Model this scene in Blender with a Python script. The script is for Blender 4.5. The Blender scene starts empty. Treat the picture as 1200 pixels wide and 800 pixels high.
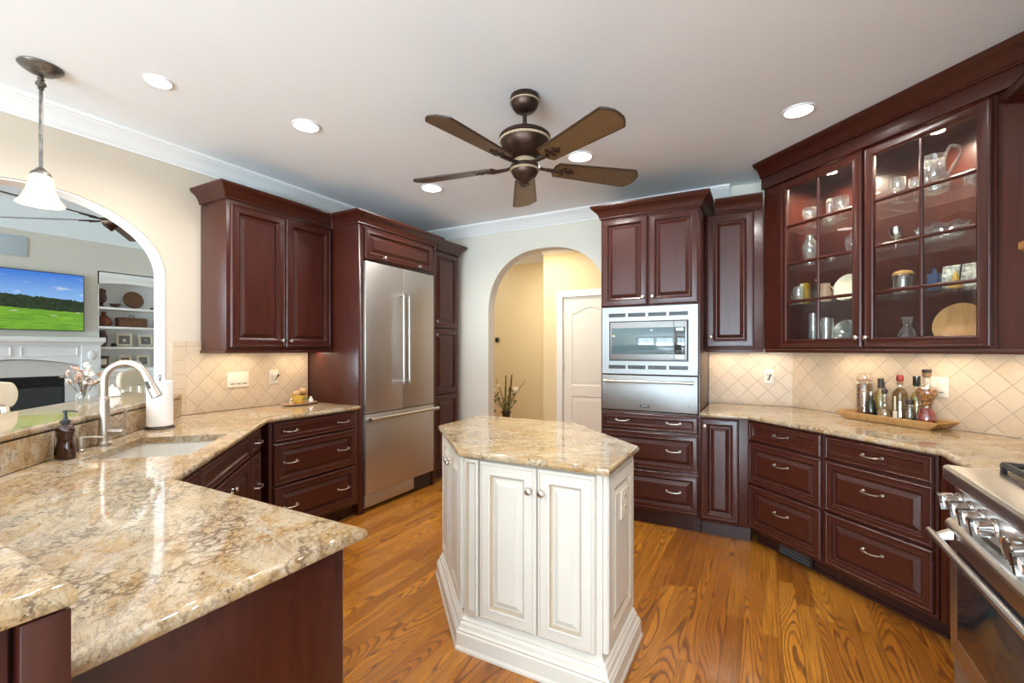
import bpy, bmesh, math, random
from math import radians, sin, cos, pi, sqrt
from mathutils import Vector, Matrix
from mathutils.geometry import tessellate_polygon
random.seed(7)
sc = bpy.context.scene
COL = sc.collection
R2 = sqrt(2.0)

# ------------------------------------------------------------------ camera, world, lights, exposure
cam_d = bpy.data.cameras.new('camera'); cam = bpy.data.objects.new('camera', cam_d); COL.objects.link(cam)
cam_d.sensor_width = 36.0; cam_d.lens = 535.5 / 1200 * 36.0; cam_d.shift_y = 9 / 1200.0
cam_d.clip_start = 0.03; cam_d.clip_end = 100
cam.location = (0, 0, 1.38); cam.rotation_euler = (radians(90), 0, radians(28.7))
sc.camera = cam
sc.view_settings.view_transform = 'Standard'; sc.view_settings.look = 'None'
sc.view_settings.gamma = 1.0; sc.view_settings.use_curve_mapping = False
sc.view_settings.exposure = 0.12
sc.cycles.use_denoising = True
sc.cycles.max_bounces = 10; sc.cycles.diffuse_bounces = 6; sc.cycles.glossy_bounces = 5
sc.cycles.transmission_bounces = 6; sc.cycles.transparent_max_bounces = 16
sc.cycles.sample_clamp_indirect = 6.0; sc.cycles.caustics_reflective = False; sc.cycles.caustics_refractive = False

world = bpy.data.worlds.new('daylight'); sc.world = world; world.use_nodes = True
_bg = world.node_tree.nodes['Background']; _bg.inputs[0].default_value = (0.80, 0.90, 1.0, 1); _bg.inputs[1].default_value = 2.5

def area_light(name, loc, rot, sx, sy, power, color=(1, 1, 1), shape='RECTANGLE', spread=180):
    d = bpy.data.lights.new(name, 'AREA'); d.shape = shape; d.size = sx
    if shape in ('RECTANGLE', 'ELLIPSE'): d.size_y = sy
    d.energy = power; d.color = color; d.spread = radians(spread)
    o = bpy.data.objects.new(name, d); COL.objects.link(o); o.location = loc; o.rotation_euler = rot
    return o
CEIL = 2.77
DAY = (0.67, 0.855, 1.0)
WARM = (1.0, 0.80, 0.58)
SOFT = (1.0, 0.97, 0.95)
REAR_Y = -5.2
# daylight outside the windows behind the camera, and outside the living room windows
area_light('window_daylight', (-2.3, REAR_Y - 0.25, 1.35), (radians(90), 0, 0), 2.2, 2.1, 150, DAY)
area_light('window_daylight', (0.15, REAR_Y - 0.25, 1.35), (radians(90), 0, 0), 2.2, 2.1, 150, DAY)
area_light('window_daylight', (1.70, -2.2, 1.35), (radians(90), 0, radians(90)), 2.4, 2.1, 80, DAY)
# unseen lamps added outside the windows, tilted up to brighten the ceiling
area_light('added_ceiling_fill', (-2.3, REAR_Y - 0.5, 0.55), (radians(128), 0, 0), 2.2, 1.0, 245, DAY)
area_light('added_ceiling_fill', (0.15, REAR_Y - 0.5, 0.55), (radians(128), 0, 0), 2.2, 1.0, 245, DAY)
area_light('added_ceiling_fill', (1.95, -2.2, 0.55), (radians(128), 0, radians(90)), 2.4, 1.0, 130, DAY)
area_light('window_daylight', (-6.2, REAR_Y - 0.25, 1.7), (radians(90), 0, 0), 4.2, 2.4, 800, DAY)

# ------------------------------------------------------------------ materials
class NT:
    def __init__(s, name):
        s.m = bpy.data.materials.new(name); s.m.use_nodes = True
        s.t = s.m.node_tree; s.b = s.t.nodes['Principled BSDF']; s.out = s.t.nodes['Material Output']
    def n(s, typ, **kw):
        nd = s.t.nodes.new(typ)
        for k, v in kw.items():
            if k == 'inp':
                for i, val in v.items():
                    if hasattr(val, 'is_output'): s.t.links.new(val, nd.inputs[i])
                    else: nd.inputs[i].default_value = val
            else: setattr(nd, k, v)
        return nd
    def link(s, a, b): s.t.links.new(a, b)
    def coords(s): return s.n('ShaderNodeTexCoord').outputs['Object']
    def mapping(s, v, scale=(1, 1, 1), rot=(0, 0, 0), loc=(0, 0, 0)):
        return s.n('ShaderNodeMapping', inp={0: v, 1: loc, 2: rot, 3: scale}).outputs[0]
    def noise(s, v, scale, detail=4, rough=.55, dist=0):
        return s.n('ShaderNodeTexNoise', inp={'Vector': v, 'Scale': scale, 'Detail': detail, 'Roughness': rough, 'Distortion': dist}).outputs[0]
    def ramp(s, f, stops, interp='LINEAR'):
        r = s.n('ShaderNodeValToRGB', inp={0: f}); r.color_ramp.interpolation = interp
        e = r.color_ramp.elements
        while len(e) < len(stops): e.new(0.5)
        for el, (p, c) in zip(e, stops):
            el.position = p; el.color = (c, c, c, 1) if isinstance(c, (int, float)) else (*c, 1)
        return r.outputs[0]
    def mix(s, f, a, b, mode='MIX'):
        nd = s.n('ShaderNodeMix', data_type='RGBA', blend_type=mode)
        for idx, val in ((0, f), (6, a), (7, b)):
            if hasattr(val, 'is_output'): s.link(val, nd.inputs[idx])
            elif idx == 0: nd.inputs[0].default_value = val
            else: nd.inputs[idx].default_value = (*val, 1)
        return nd.outputs[2]
    def math(s, op, a, b=0.0, c=0.0):
        return s.n('ShaderNodeMath', operation=op, inp={0: a, 1: b, 2: c}).outputs[0]
    def sep(s, v): return s.n('ShaderNodeSeparateXYZ', inp={0: v}).outputs
    def comb(s, x, y, z): return s.n('ShaderNodeCombineXYZ', inp={0: x, 1: y, 2: z}).outputs[0]
    def bump(s, h, strength=.2, dist=.01):
        s.link(s.n('ShaderNodeBump', inp={'Strength': strength, 'Distance': dist, 'Height': h}).outputs[0], s.b.inputs['Normal'])
    def set(s, **kw):
        for k, v in kw.items():
            k = k.replace('_', ' ')
            i = s.b.inputs[k]
            if hasattr(v, 'is_output'): s.link(v, i)
            elif isinstance(v, tuple): i.default_value = (*v, 1) if len(v) == 3 else v
            else: i.default_value = v
        return s

def plain(name, col, rough=.5, metal=0.0, var=0.06, scale=30, **kw):
    n = NT(name); v = n.coords(); f = n.noise(v, scale, 3)
    if var > .3: f = n.ramp(f, [(.38, 0.0), (.62, 1.0)])
    lo = tuple(max(0, c * (1 - var)) for c in col); hi = tuple(min(1, c * (1 + var)) for c in col)
    n.set(Base_Color=n.mix(f, lo, hi), Roughness=rough, Metallic=metal, **kw)
    return n.m

def wood_stain(name, dark, light, rough=.3, coat=.25):
    n = NT(name); v = n.coords()
    g = n.noise(n.mapping(v, (14, 14, 1.1)), 3.0, 6, .6, .6)
    b = n.noise(v, 2.2, 2)
    c = n.mix(n.ramp(g, [(.3, 0.0), (.7, 1.0)]), dark, light)
    c = n.mix(n.math('MULTIPLY', b, .35), c, dark)
    n.set(Base_Color=c, Roughness=rough, Coat_Weight=coat, Coat_Roughness=.18, Specular_IOR_Level=.4)
    return n.m

def steel(name, col=(.62, .60, .57), rough=.27, axis=2, amt=.06):
    n = NT(name); v = n.coords()
    sc_ = [260, 260, 260]; sc_[axis] = 3
    f = n.noise(n.mapping(v, tuple(sc_)), 1.0, 3)
    n.set(Base_Color=col, Metallic=1.0, Roughness=n.math('MULTIPLY_ADD', f, amt, rough - amt * .5))
    n.bump(f, .03, .002)
    return n.m

def glass(name, tint=(.96, .98, .98), spec=1.0, rough=.02, alpha=.08, body=(.9, .92, .92), rim=0.0):
    """thin clear glass: see-through with fresnel reflection and a faint body colour; rim paints whitish edge highlights"""
    n = NT(name)
    tr = n.n('ShaderNodeBsdfTransparent', inp={0: (*tint, 1)})
    gl = n.n('ShaderNodeBsdfGlossy', inp={'Color': (1, 1, 1, 1), 'Roughness': rough})
    fc = n.n('ShaderNodeLayerWeight', inp={0: .5}).outputs['Facing']
    df = n.n('ShaderNodeBsdfDiffuse', inp={0: (*body, 1)})
    fr = n.n('ShaderNodeMath', operation='MULTIPLY_ADD', inp={0: n.math('POWER', fc, 4.0), 1: .75, 2: .045})
    m0 = n.n('ShaderNodeMixShader', inp={0: n.math('MULTIPLY_ADD', n.math('POWER', fc, 3.0), rim, alpha), 1: tr.outputs[0], 2: df.outputs[0]})  # rim: diffuse white at grazing edges stands in for bright highlights
    m1 = n.n('ShaderNodeMixShader', inp={0: n.math('MULTIPLY', fr.outputs[0], spec), 1: m0.outputs[0], 2: gl.outputs[0]})
    n.link(m1.outputs[0], n.out.inputs[0])
    return n.m

def glow(name, col, strength):
    n = NT(name); n.set(Base_Color=col, Emission_Color=col, Emission_Strength=strength, Roughness=.4)
    return n.m

def granite(name, shift=(0, 0, 0), ang=35):
    n = NT(name); v = n.mapping(n.coords(), (1, 1, 1), (0, 0, radians(ang)), shift)
    flow = n.mapping(v, (1.0, 2.7, 1.6))
    warp = n.noise(flow, 1.9, 6, .62, 1.3)
    c = n.ramp(warp, [(.28, (.40, .29, .16)), (.40, (.57, .445, .28)), (.47, (.60, .49, .34)), (.53, (.50, .33, .15)), (.60, (.58, .46, .30)), (.72, (.62, .55, .44))])
    gold = n.ramp(n.noise(v, 3.1, 6, .65, 1.6), [(.53, 0.0), (.66, .8)])
    c = n.mix(gold, c, (.44, .245, .085))
    pale = n.ramp(n.noise(n.mapping(flow, (1, 1, 1), (0, 0, 0), (5, 2, 0)), 2.6, 7, .66, .9), [(.53, 0.0), (.63, .7)])
    c = n.mix(pale, c, (.66, .59, .48))
    # crystal clumps: pale cells outlined in brown
    cell = n.n('ShaderNodeTexVoronoi', feature='DISTANCE_TO_EDGE', inp={0: n.n('ShaderNodeVectorMath', operation='ADD', inp={0: v, 1: n.n('ShaderNodeVectorMath', operation='SCALE', inp={0: n.n('ShaderNodeTexNoise', inp={'Vector': v, 'Scale': 18.0, 'Detail': 4.0}).outputs[1], 'Scale': .05}).outputs[0]}).outputs[0], 'Scale': 30.0}).outputs[0]
    cw = n.ramp(n.noise(v, 3.6, 4, .65, 1.0), [(.50, 0.0), (.60, 1.0)])
    c = n.mix(n.math('MULTIPLY', n.ramp(cell, [(.03, .8), (.14, 0.0)]), cw), c, (.17, .105, .05))
    # brown and grey veins along the flow
    for (scl, wid, off, dark) in ((1.7, .035, 0, (.13, .085, .05)), (3.2, .022, 4, (.12, .085, .06))):
        vein = n.noise(n.mapping(v, (3.2, 9, 6), (0, 0, 0), (off, off, 0)), scl, 8, .72, 1.2)
        vm = n.ramp(n.math('ABSOLUTE', n.math('SUBTRACT', vein, .5)), [(.0, .68), (wid, .0)])
        where = n.ramp(n.noise(v, 2.4 + off, 4, .65, .8), [(.42, .0), (.56, .9)])
        c = n.mix(n.math('MULTIPLY', vm, where), c, dark)
    crys = n.noise(v, 60, 6, .72)
    cm = n.math('MULTIPLY', n.ramp(crys, [(.54, 0.0), (.62, 1.0)]), n.ramp(n.noise(v, 6.0, 5, .7), [(.44, .12), (.58, .85)]))
    c = n.mix(cm, c, (.12, .075, .04))
    fleck = n.ramp(n.noise(v, 95, 3, .6), [(.58, 0.0), (.68, .55)])
    c = n.mix(fleck, c, (.68, .62, .53))
    c = n.mix(1.0, c, (.80, .79, .78), 'MULTIPLY')
    n.set(Base_Color=c, Roughness=.06, Specular_IOR_Level=.55)
    return n.m

def tile(name, size, rot45=True, swap=False):
    """travertine squares laid in the local x / z plane of a wall panel"""
    n = NT(name); s = n.sep(n.coords())
    p = n.comb(s[0], s[2], 0.0)
    p = n.mapping(p, (1, 1, 1), (0, 0, radians(45 if rot45 else 0)))
    q = n.sep(p)
    u = n.math('DIVIDE', q[0], size); w = n.math('DIVIDE', q[1], size)
    fu = n.math('ABSOLUTE', n.math('SUBTRACT', n.math('FRACT', u), .5)); fw = n.math('ABSOLUTE', n.math('SUBTRACT', n.math('FRACT', w), .5))
    edge = n.math('MAXIMUM', fu, fw)
    ident = n.comb(n.math('FLOOR', u), n.math('FLOOR', w), 3.0)
    rnd = n.n('ShaderNodeTexWhiteNoise', inp={0: ident}).outputs[0]
    c = n.ramp(rnd, [(0, (.54, .405, .27)), (.5, (.62, .48, .335)), (1, (.58, .44, .30))])
    st = n.noise(n.mapping(n.coords(), (1, 1, 1)), 22, 6, .65, .6)
    c = n.mix(n.ramp(st, [(.35, .0), (.7, .5)]), c, (.67, .54, .40))
    pit = n.ramp(n.noise(n.coords(), 90, 3), [(.66, .0), (.74, .6)])
    c = n.mix(pit, c, (.44, .33, .23))
    g = n.ramp(edge, [(.474, 0.0), (.484, 1.0)])
    c = n.mix(g, c, (.47, .36, .26))
    n.set(Base_Color=c, Roughness=.42)
    n.bump(n.math('SUBTRACT', 1.0, n.ramp(edge, [(.45, 0.0), (.49, 1.0)])), .35, .004)
    return n.m

def oak_floor(name):
    n = NT(name); s = n.sep(n.coords())
    W = .082
    u = n.math('DIVIDE', s[0], W); row = n.math('FLOOR', u)
    r1 = n.n('ShaderNodeTexWhiteNoise', inp={0: n.comb(row, 1.7, 0.0)}).outputs[0]
    y = n.math('DIVIDE', n.math('ADD', s[1], n.math('MULTIPLY', r1, 7.0)), 1.15)
    brd = n.math('FLOOR', y)
    ident = n.comb(row, brd, 2.0)
    rc = n.n('ShaderNodeTexWhiteNoise', inp={0: ident}).outputs
    rnd = rc[0]
    off = n.n('ShaderNodeVectorMath', operation='SCALE', inp={0: rc[1], 'Scale': 40.0}).outputs[0]
    loc = n.n('ShaderNodeVectorMath', operation='ADD', inp={0: n.comb(s[0], s[1], 0.0), 1: off}).outputs[0]
    # cathedral grain: contour lines of a noise stretched along the board, straight fine grain beside them
    cath = n.noise(n.mapping(loc, (6.5, .70, 1)), 1.0, 1, .4, .15)
    wob = n.noise(n.mapping(loc, (70, 10, 1)), 1.0, 4, .6)
    ring = n.math('FRACT', n.math('MULTIPLY_ADD', wob, .40, n.math('MULTIPLY', cath, 32.0)))
    ln = n.ramp(ring, [(.0, 1.0), (.12, .8), (.32, .08), (.88, .0), (1.0, 1.0)])
    straight = n.ramp(n.noise(n.mapping(loc, (150, 2.2, 1)), 1.0, 4, .65), [(.40, 0.0), (.62, .8)])
    kind = n.math('GREATER_THAN', n.n('ShaderNodeTexWhiteNoise', inp={0: n.comb(brd, row, 9.0)}).outputs[0], .62)
    ln = n.n('ShaderNodeMix', data_type='FLOAT', inp={0: kind, 2: ln, 3: straight}).outputs[0]
    pore = n.ramp(n.noise(n.mapping(loc, (420, 9, 1)), 1.0, 3, .6), [(.50, 0.0), (.66, .55)])
    c = n.ramp(rnd, [(0, (.27, .086, .008)), (.35, (.43, .155, .014)), (.7, (.54, .215, .024)), (1, (.34, .108, .010))])
    c = n.mix(n.math('MULTIPLY', ln, .88), c, (.090, .022, .003))
    c = n.mix(pore, c, (.15, .045, .006))
    fx = n.math('ABSOLUTE', n.math('SUBTRACT', n.math('FRACT', u), .5)); fy = n.math('ABSOLUTE', n.math('SUBTRACT', n.math('FRACT', y), .5))
    gap = n.math('MAXIMUM', n.ramp(fx, [(.484, 0.0), (.494, 1.0)]), n.ramp(fy, [(.4985, 0.0), (.4995, 1.0)]))
    c = n.mix(n.math('MULTIPLY', gap, .75), c, (.06, .02, .004))
    n.set(Base_Color=c, Roughness=n.math('MULTIPLY_ADD', ln, .10, .26), Coat_Weight=.25, Coat_Roughness=.12)
    n.bump(n.math('SUBTRACT', 1.0, n.math('MAXIMUM', gap, n.math('MULTIPLY', ln, .25))), .12, .003)
    return n.m

M = {}
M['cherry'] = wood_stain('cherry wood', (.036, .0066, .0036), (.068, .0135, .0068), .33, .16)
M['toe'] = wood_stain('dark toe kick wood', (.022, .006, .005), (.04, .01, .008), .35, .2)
M['white_wood'] = plain('antique white paint', (.64, .60, .53), .38, var=.03, scale=12)
M['glaze'] = plain('tan glaze in the grooves', (.48, .39, .285), .45, var=.08)
M['granite'] = granite('golden granite')
M['granite_b'] = granite('golden granite island', (3.3, 1.2, 0), -20)
M['tile'] = tile('travertine diamond tile', .105)
M['tile_square'] = tile('travertine border tile', .10, False)
M['floor'] = oak_floor('oak strip floor')
M['steel'] = steel('brushed steel', (.52, .485, .445), .44, 2)
M['steel_h'] = steel('brushed steel across', (.60, .585, .56), .30, 0)
M['steel_m'] = steel('satin steel', (.33, .335, .335), .46, 0)
M['nickel'] = steel('satin nickel', (.58, .53, .47), .33, 0, .02)
M['nickel_dark'] = plain('dark grey metal', (.10, .10, .105), .4)
M['chrome'] = steel('chrome', (.80, .80, .80), .08, 0, .01)
M['black'] = plain('black enamel', (.012, .012, .013), .3)
M['iron'] = plain('cast iron', (.03, .028, .027), .55)
M['dark_glass'] = plain('dark glass', (.02, .03, .035), .04, Specular_IOR_Level=.9)
M['wall'] = plain('cream wall paint', (.61, .525, .42), .75, var=.015, scale=3)
M['wall_back'] = plain('pale cream wall paint', (.74, .69, .59), .75, var=.015, scale=3)
M['wall_hall'] = plain('warm yellow wall paint', (.74, .60, .37), .75, var=.015, scale=3)
M['wall_living'] = plain('grey beige wall paint', (.62, .60, .53), .8, var=.015, scale=3)
M['ceiling'] = plain('ceiling paint', (.88, .93, .97), .85, var=.01, scale=2)
M['trim'] = plain('white trim paint', (.82, .82, .81), .45, var=.01)
M['door'] = plain('off white door paint', (.78, .74, .68), .5, var=.01)
M['plate'] = plain('almond plastic', (.74, .66, .54), .4, var=.02)
M['slot'] = plain('dark slots', (.03, .025, .02), .6)
M['glass'] = glass('cabinet glass', (.98, .985, .985), .35, .01, .004)
M['shelf_glass'] = glass('shelf glass', (.94, .97, .96), .8, .02, .04)
M['crystal'] = glass('crystal', (.90, .92, .92), 2.6, .06, .035, (.95, .95, .93), .55)
M['clear'] = glass('clear bottle glass', (.95, .96, .94), 1.6, .03, .02, (.9, .92, .92), .25)
M['window_glass'] = glass('window glass', (.98, .99, .99), .8, .01, .0)
M['silver'] = steel('silver plate', (.78, .77, .74), .18, 0, .04)
M['bronze'] = plain('oil rubbed bronze', (.062, .036, .026), .36, .75, .25, 14)
M['bronze_dark'] = plain('dark bronze', (.045, .035, .03), .4, .7, .2)
M['brass_bead'] = plain('antique brass beading', (.55, .45, .30), .4, .5, .15, 60)
M['blade'] = wood_stain('fan blade walnut', (.11, .062, .026), (.17, .10, .045), .42, .1)
M['blade_edge'] = plain('dark blade edge', (.045, .022, .012), .45)
M['pewter'] = plain('antique pewter', (.20, .185, .165), .38, .85, .35, 22)
M['can_lens'] = glow('lit lens', (1, .96, .9), 14.0)
M['puck'] = glow('lit puck lamp', (1, .86, .62), 30.0)
M['shade'] = glow('lit alabaster shade', (1.0, .72, .38), .35)
M['sink'] = plain('biscuit sink enamel', (.80, .75, .66), .16, var=.01)
M['paper'] = plain('white paper', (.86, .84, .81), .9, var=.02, scale=60)
M['amber'] = plain('amber glass', (.030, .006, .002), .05, Coat_Weight=.5)
M['label'] = plain('tan label', (.55, .44, .34), .7)
M['pump'] = plain('black pump plastic', (.03, .035, .037), .4)
M['teal_reflection_glass'] = plain('oven glass with painted teal reflection', (.10, .155, .17), .06, Specular_IOR_Level=.8)  # reflected window light put into the base colour as an even teal
M['wood_tray'] = wood_stain('light wood tray', (.42, .22, .075), (.60, .35, .14), .45, .1)
M['oil'] = plain('olive oil', (.50, .30, .015), .08, Transmission_Weight=.35)
M['oil_dark'] = plain('dark herb oil', (.16, .075, .012), .08, Coat_Weight=.4)
M['herbs'] = plain('layered herbs', (.13, .085, .035), .15, var=.7, scale=90)
M['pepper'] = plain('pickled peppers', (.24, .085, .016), .15, var=.85, scale=70)
M['red_pep'] = plain('red peppers', (.22, .018, .008), .12, var=.5, scale=60)
M['brown_beans'] = plain('beans in oil', (.30, .17, .06), .15, var=.7, scale=90)
M['cork'] = plain('cork', (.30, .17, .08), .8, var=.2)
M['red_wax'] = plain('red wax', (.30, .03, .02), .45)
M['dark_cap'] = plain('dark cap', (.05, .03, .02), .45)
M['dark_bottle'] = plain('dark green bottle', (.02, .022, .012), .08, Coat_Weight=.4)
M['ceramic_tan'] = plain('tan stoneware', (.42, .27, .16), .4, var=.15)
M['ceramic_cream'] = plain('cream ceramic', (.78, .71, .52), .3, var=.04)
M['ceramic_white'] = plain('white ceramic', (.80, .78, .74), .25, var=.03)
M['yellow_pot'] = plain('yellow glazed pot', (.66, .40, .07), .3, var=.2, scale=25)
M['bread'] = plain('bread crust', (.42, .25, .11), .7, var=.3, scale=40)
M['brown_lid'] = plain('brown woven lid', (.48, .26, .07), .6, var=.3, scale=50)
M['painted'] = plain('painted floral ceramic', (.58, .56, .46), .3, var=.5, scale=34)
M['blue_glass'] = plain('blue glass', (.05, .07, .13), .08)
M['turned_wood'] = wood_stain('turned honey wood', (.40, .19, .06), (.55, .29, .10), .35, .2)
M['brown_pot'] = plain('brown pottery', (.085, .035, .018), .35, var=.5, scale=26)
M['red_pot'] = plain('red brown pottery', (.16, .045, .018), .3, var=.3, scale=26)
M['wicker'] = plain('woven brown chest', (.13, .055, .022), .6, var=.5, scale=60)
M['cream_frame'] = plain('cream picture frame', (.70, .63, .47), .5)
M['photo'] = plain('grey photograph', (.17, .155, .15), .4, var=.3, scale=14)
M['firebox'] = plain('black firebox', (.010, .010, .012), .3)
M['stone'] = plain('pale speckled stone', (.56, .56, .54), .35, var=.16, scale=70)
M['mantel'] = plain('white mantel paint', (.76, .78, .79), .45, var=.01)
M['stool'] = plain('cream painted stool', (.72, .63, .48), .45)
M['fabric'] = plain('pale upholstery', (.70, .69, .66), .9, var=.05)
M['stem'] = plain('green stems', (.14, .17, .035), .6, var=.4, scale=40)
M['reed'] = plain('dried reeds', (.12, .075, .035), .7, var=.2)
M['petal'] = plain('cream petals', (.82, .76, .66), .6)
M['pink'] = plain('dusty pink petals', (.58, .36, .27), .7, var=.3)
M['grey_leaf'] = plain('grey green leaves', (.27, .24, .20), .7, var=.4)
M['vase_dark'] = plain('dark bronze vase', (.06, .04, .03), .4)
M['panel_blue'] = plain('pale blue panel', (.45, .53, .58), .6)
M['led'] = glow('green display', (.6, .85, .95), .8)

# ------------------------------------------------------------------ geometry helpers
class MB:
    def __init__(s): s.v = []; s.f = []; s.mi = []
    def _add(s, vs, fs, mi=0):
        o = len(s.v); s.v += [tuple(p) for p in vs]
        for f in fs: s.f.append(tuple(i + o for i in f)); s.mi.append(mi)
        return s
    def box(s, x0, x1, y0, y1, z0, z1, mi=0):
        return s._add([(x0, y0, z0), (x1, y0, z0), (x1, y1, z0), (x0, y1, z0), (x0, y0, z1), (x1, y0, z1), (x1, y1, z1), (x0, y1, z1)],
                      [(0, 3, 2, 1), (4, 5, 6, 7), (0, 1, 5, 4), (1, 2, 6, 5), (2, 3, 7, 6), (3, 0, 4, 7)], mi)
    def rings(s, loops, cap0=True, cap1=True, mi=0, mis=None, closed=False):
        n = len(loops[0]); base = len(s.v)
        for l in loops: s.v += [tuple(p) for p in l]
        L = len(loops)
        for k in range(L if closed else L - 1):
            m = mis[k] if mis else mi; k2 = (k + 1) % L
            for i in range(n):
                j = (i + 1) % n
                s.f.append((base + k * n + i, base + k * n + j, base + k2 * n + j, base + k2 * n + i)); s.mi.append(m)
        if not closed:
            if cap0: s.f.append(tuple(base + i for i in reversed(range(n)))); s.mi.append(mis[0] if mis else mi)
            if cap1: s.f.append(tuple(base + (L - 1) * n + i for i in range(n))); s.mi.append(mis[-1] if mis else mi)
        return s
    def lathe(s, prof, seg=20, c=(0, 0, 0), mi=0, sx=1, sy=1, cap0=True, cap1=True):
        loops = [[(c[0] + r * sx * cos(2 * pi * i / seg), c[1] + r * sy * sin(2 * pi * i / seg), c[2] + z) for i in range(seg)] for r, z in prof]
        return s.rings(loops, cap0, cap1, mi)
    def tube(s, pts, r, seg=8, mi=0, cap=True):
        pts = [Vector(p) for p in pts]; rs = r if isinstance(r, (list, tuple)) else [r] * len(pts)
        loops = []; up = Vector((0, 0, 1)); prev = None
        for i, p in enumerate(pts):
            d = (pts[min(i + 1, len(pts) - 1)] - pts[max(i - 1, 0)]).normalized()
            a = d.cross(up) if prev is None else prev - d * prev.dot(d)
            if a.length < 1e-4: a = d.cross(Vector((1, 0, 0)))
            a.normalize(); prev = a; b = d.cross(a)
            loops.append([p + (a * cos(2 * pi * k / seg) + b * sin(2 * pi * k / seg)) * rs[i] for k in range(seg)])
        return s.rings(loops, cap, cap, mi)
    def poly(s, outer, z0, z1, holes=(), mi=0, edge=None, fmap=None):
        """prism over a polygon with holes; edge = [(inset, z)] rounds the outer rim; fmap maps (a, b, h) to xyz"""
        fm = fmap or (lambda a, b, h: (a, b, h))
        prof = edge or [(0, z0), (0, z1)]
        loops = [[fm(x, y, z) for x, y in offset(outer, -ins)] for ins, z in prof]
        s.rings(loops, False, False, mi)
        for h in holes: s.rings([[fm(x, y, z0) for x, y in h], [fm(x, y, z1) for x, y in h]], False, False, mi)
        for ins, z in (prof[0], prof[-1]):
            P = [[Vector((x, y, 0)) for x, y in offset(outer, -ins)]] + [[Vector((x, y, 0)) for x, y in h] for h in holes]
            flat = [p for q in P for p in q]
            s._add([fm(p.x, p.y, z) for p in flat], tessellate_polygon(P), mi)
        return s
    def sweep(s, path, prof, closed=False, mi=0, side=1, drop=(0, 0)):
        """prof = [(out, z)] swept along a plan path with mitred corners"""
        loops = []
        for o, z in prof: loops.append([(x, y, z) for x, y in offset_path(path, o * side, closed)][drop[0]:len(path) - drop[1]])
        n = len(path) - sum(drop); K = len(prof); base = len(s.v)
        for l in loops: s.v += l
        for k in range(K):
            k2 = (k + 1) % K
            for i in range(n if closed else n - 1):
                j = (i + 1) % n
                s.f.append((base + k * n + i, base + k * n + j, base + k2 * n + j, base + k2 * n + i)); s.mi.append(mi)
        if not closed:
            s.f.append(tuple(base + k * n for k in range(K))); s.mi.append(mi)
            s.f.append(tuple(base + k * n + n - 1 for k in reversed(range(K)))); s.mi.append(mi)
        return s
    def ball(s, c, r, seg=12, mi=0, sx=1, sy=1, sz=1):
        N = max(4, seg // 2)
        return s.lathe([(r * sin(pi * k / N) + 1e-5, -r * cos(pi * k / N) * sz) for k in range(N + 1)], seg, c, mi, sx, sy)
    def xf(s, mat, start=0):
        for i in range(start, len(s.v)): s.v[i] = tuple(mat @ Vector(s.v[i]))
        return s
    def build(s, name, mats, parent=None, label=None, bevel=0, smooth=32):
        me = bpy.data.meshes.new(name); me.from_pydata([tuple(p) for p in s.v], [], s.f)
        mats = mats if isinstance(mats, (list, tuple)) else [mats]
        for m in mats: me.materials.append(M[m] if isinstance(m, str) else m)
        me.polygons.foreach_set('material_index', s.mi)
        bm = bmesh.new(); bm.from_mesh(me)
        bmesh.ops.remove_doubles(bm, verts=bm.verts, dist=1e-6)
        bmesh.ops.recalc_face_normals(bm, faces=bm.faces)
        if bevel:
            es = [e for e in bm.edges if len(e.link_faces) == 2 and e.calc_face_angle(0) > radians(40)]
            bmesh.ops.bevel(bm, geom=es, offset=bevel, segments=2, profile=.5, affect='EDGES', clamp_overlap=True)
        bm.to_mesh(me); bm.free()
        if smooth:
            me.polygons.foreach_set('use_smooth', [True] * len(me.polygons)); me.set_sharp_from_angle(angle=radians(smooth))
        me.update()
        o = bpy.data.objects.new(name, me); COL.objects.link(o)
        if parent: o.parent = parent
        if label: o['label'] = label
        return o

def offset(poly, d):
    """offset a closed polygon outward by d (either winding)"""
    A = sum(poly[i][0] * poly[(i + 1) % len(poly)][1] - poly[(i + 1) % len(poly)][0] * poly[i][1] for i in range(len(poly)))
    return offset_path(poly, d if A > 0 else -d, True) if abs(d) > 1e-9 else list(poly)
def offset_path(path, d, closed):
    n = len(path); out = []
    for i in range(n):
        p = Vector(path[i]); e = []
        if closed or i > 0: e.append((p - Vector(path[i - 1])).normalized())
        if closed or i < n - 1: e.append((Vector(path[(i + 1) % n]) - p).normalized())
        ns = [Vector((v.y, -v.x)) for v in e]
        if len(ns) == 1: q = p + ns[0] * d
        else:
            b = ns[0] + ns[1]; k = b.length_squared
            q = p + b * (2 * d / k) if k > 1e-6 else p + ns[0] * d
        out.append((q.x, q.y))
    return out

def thing(name, label, cat, loc=(0, 0, 0), rot=0.0, group=None):
    o = bpy.data.objects.new(name, None); COL.objects.link(o); o.empty_display_size = .05
    o.location = loc; o.rotation_euler = (0, 0, radians(rot)); o['label'] = label; o['category'] = cat
    if group: o['group'] = group
    return o
def tag(o, label, cat, group=None, loc=None, rot=None):
    o['label'] = label; o['category'] = cat
    if group: o['group'] = group
    if loc: o.location = loc
    if rot is not None: o.rotation_euler = (0, 0, radians(rot))
    return o
def struct(o): o['kind'] = 'structure'; return o
def dup(root, loc, label, rot=None):
    r = root.copy(); COL.objects.link(r); r.location = loc; r['label'] = label
    if rot is not None: r.rotation_euler = (0, 0, radians(rot))
    for ch in list(root.children):
        c = ch.copy(); COL.objects.link(c); c.parent = r
        for g in list(ch.children):
            d = g.copy(); COL.objects.link(d); d.parent = c
    return r

def rect(x0, x1, z0, z1, y): return [(x0, y, z0), (x1, y, z0), (x1, y, z1), (x0, y, z1)]
def insets(x0, x1, z0, z1, prof): return [rect(x0 + i, x1 - i, z0 + i, z1 - i, y) for i, y in prof]

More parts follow.
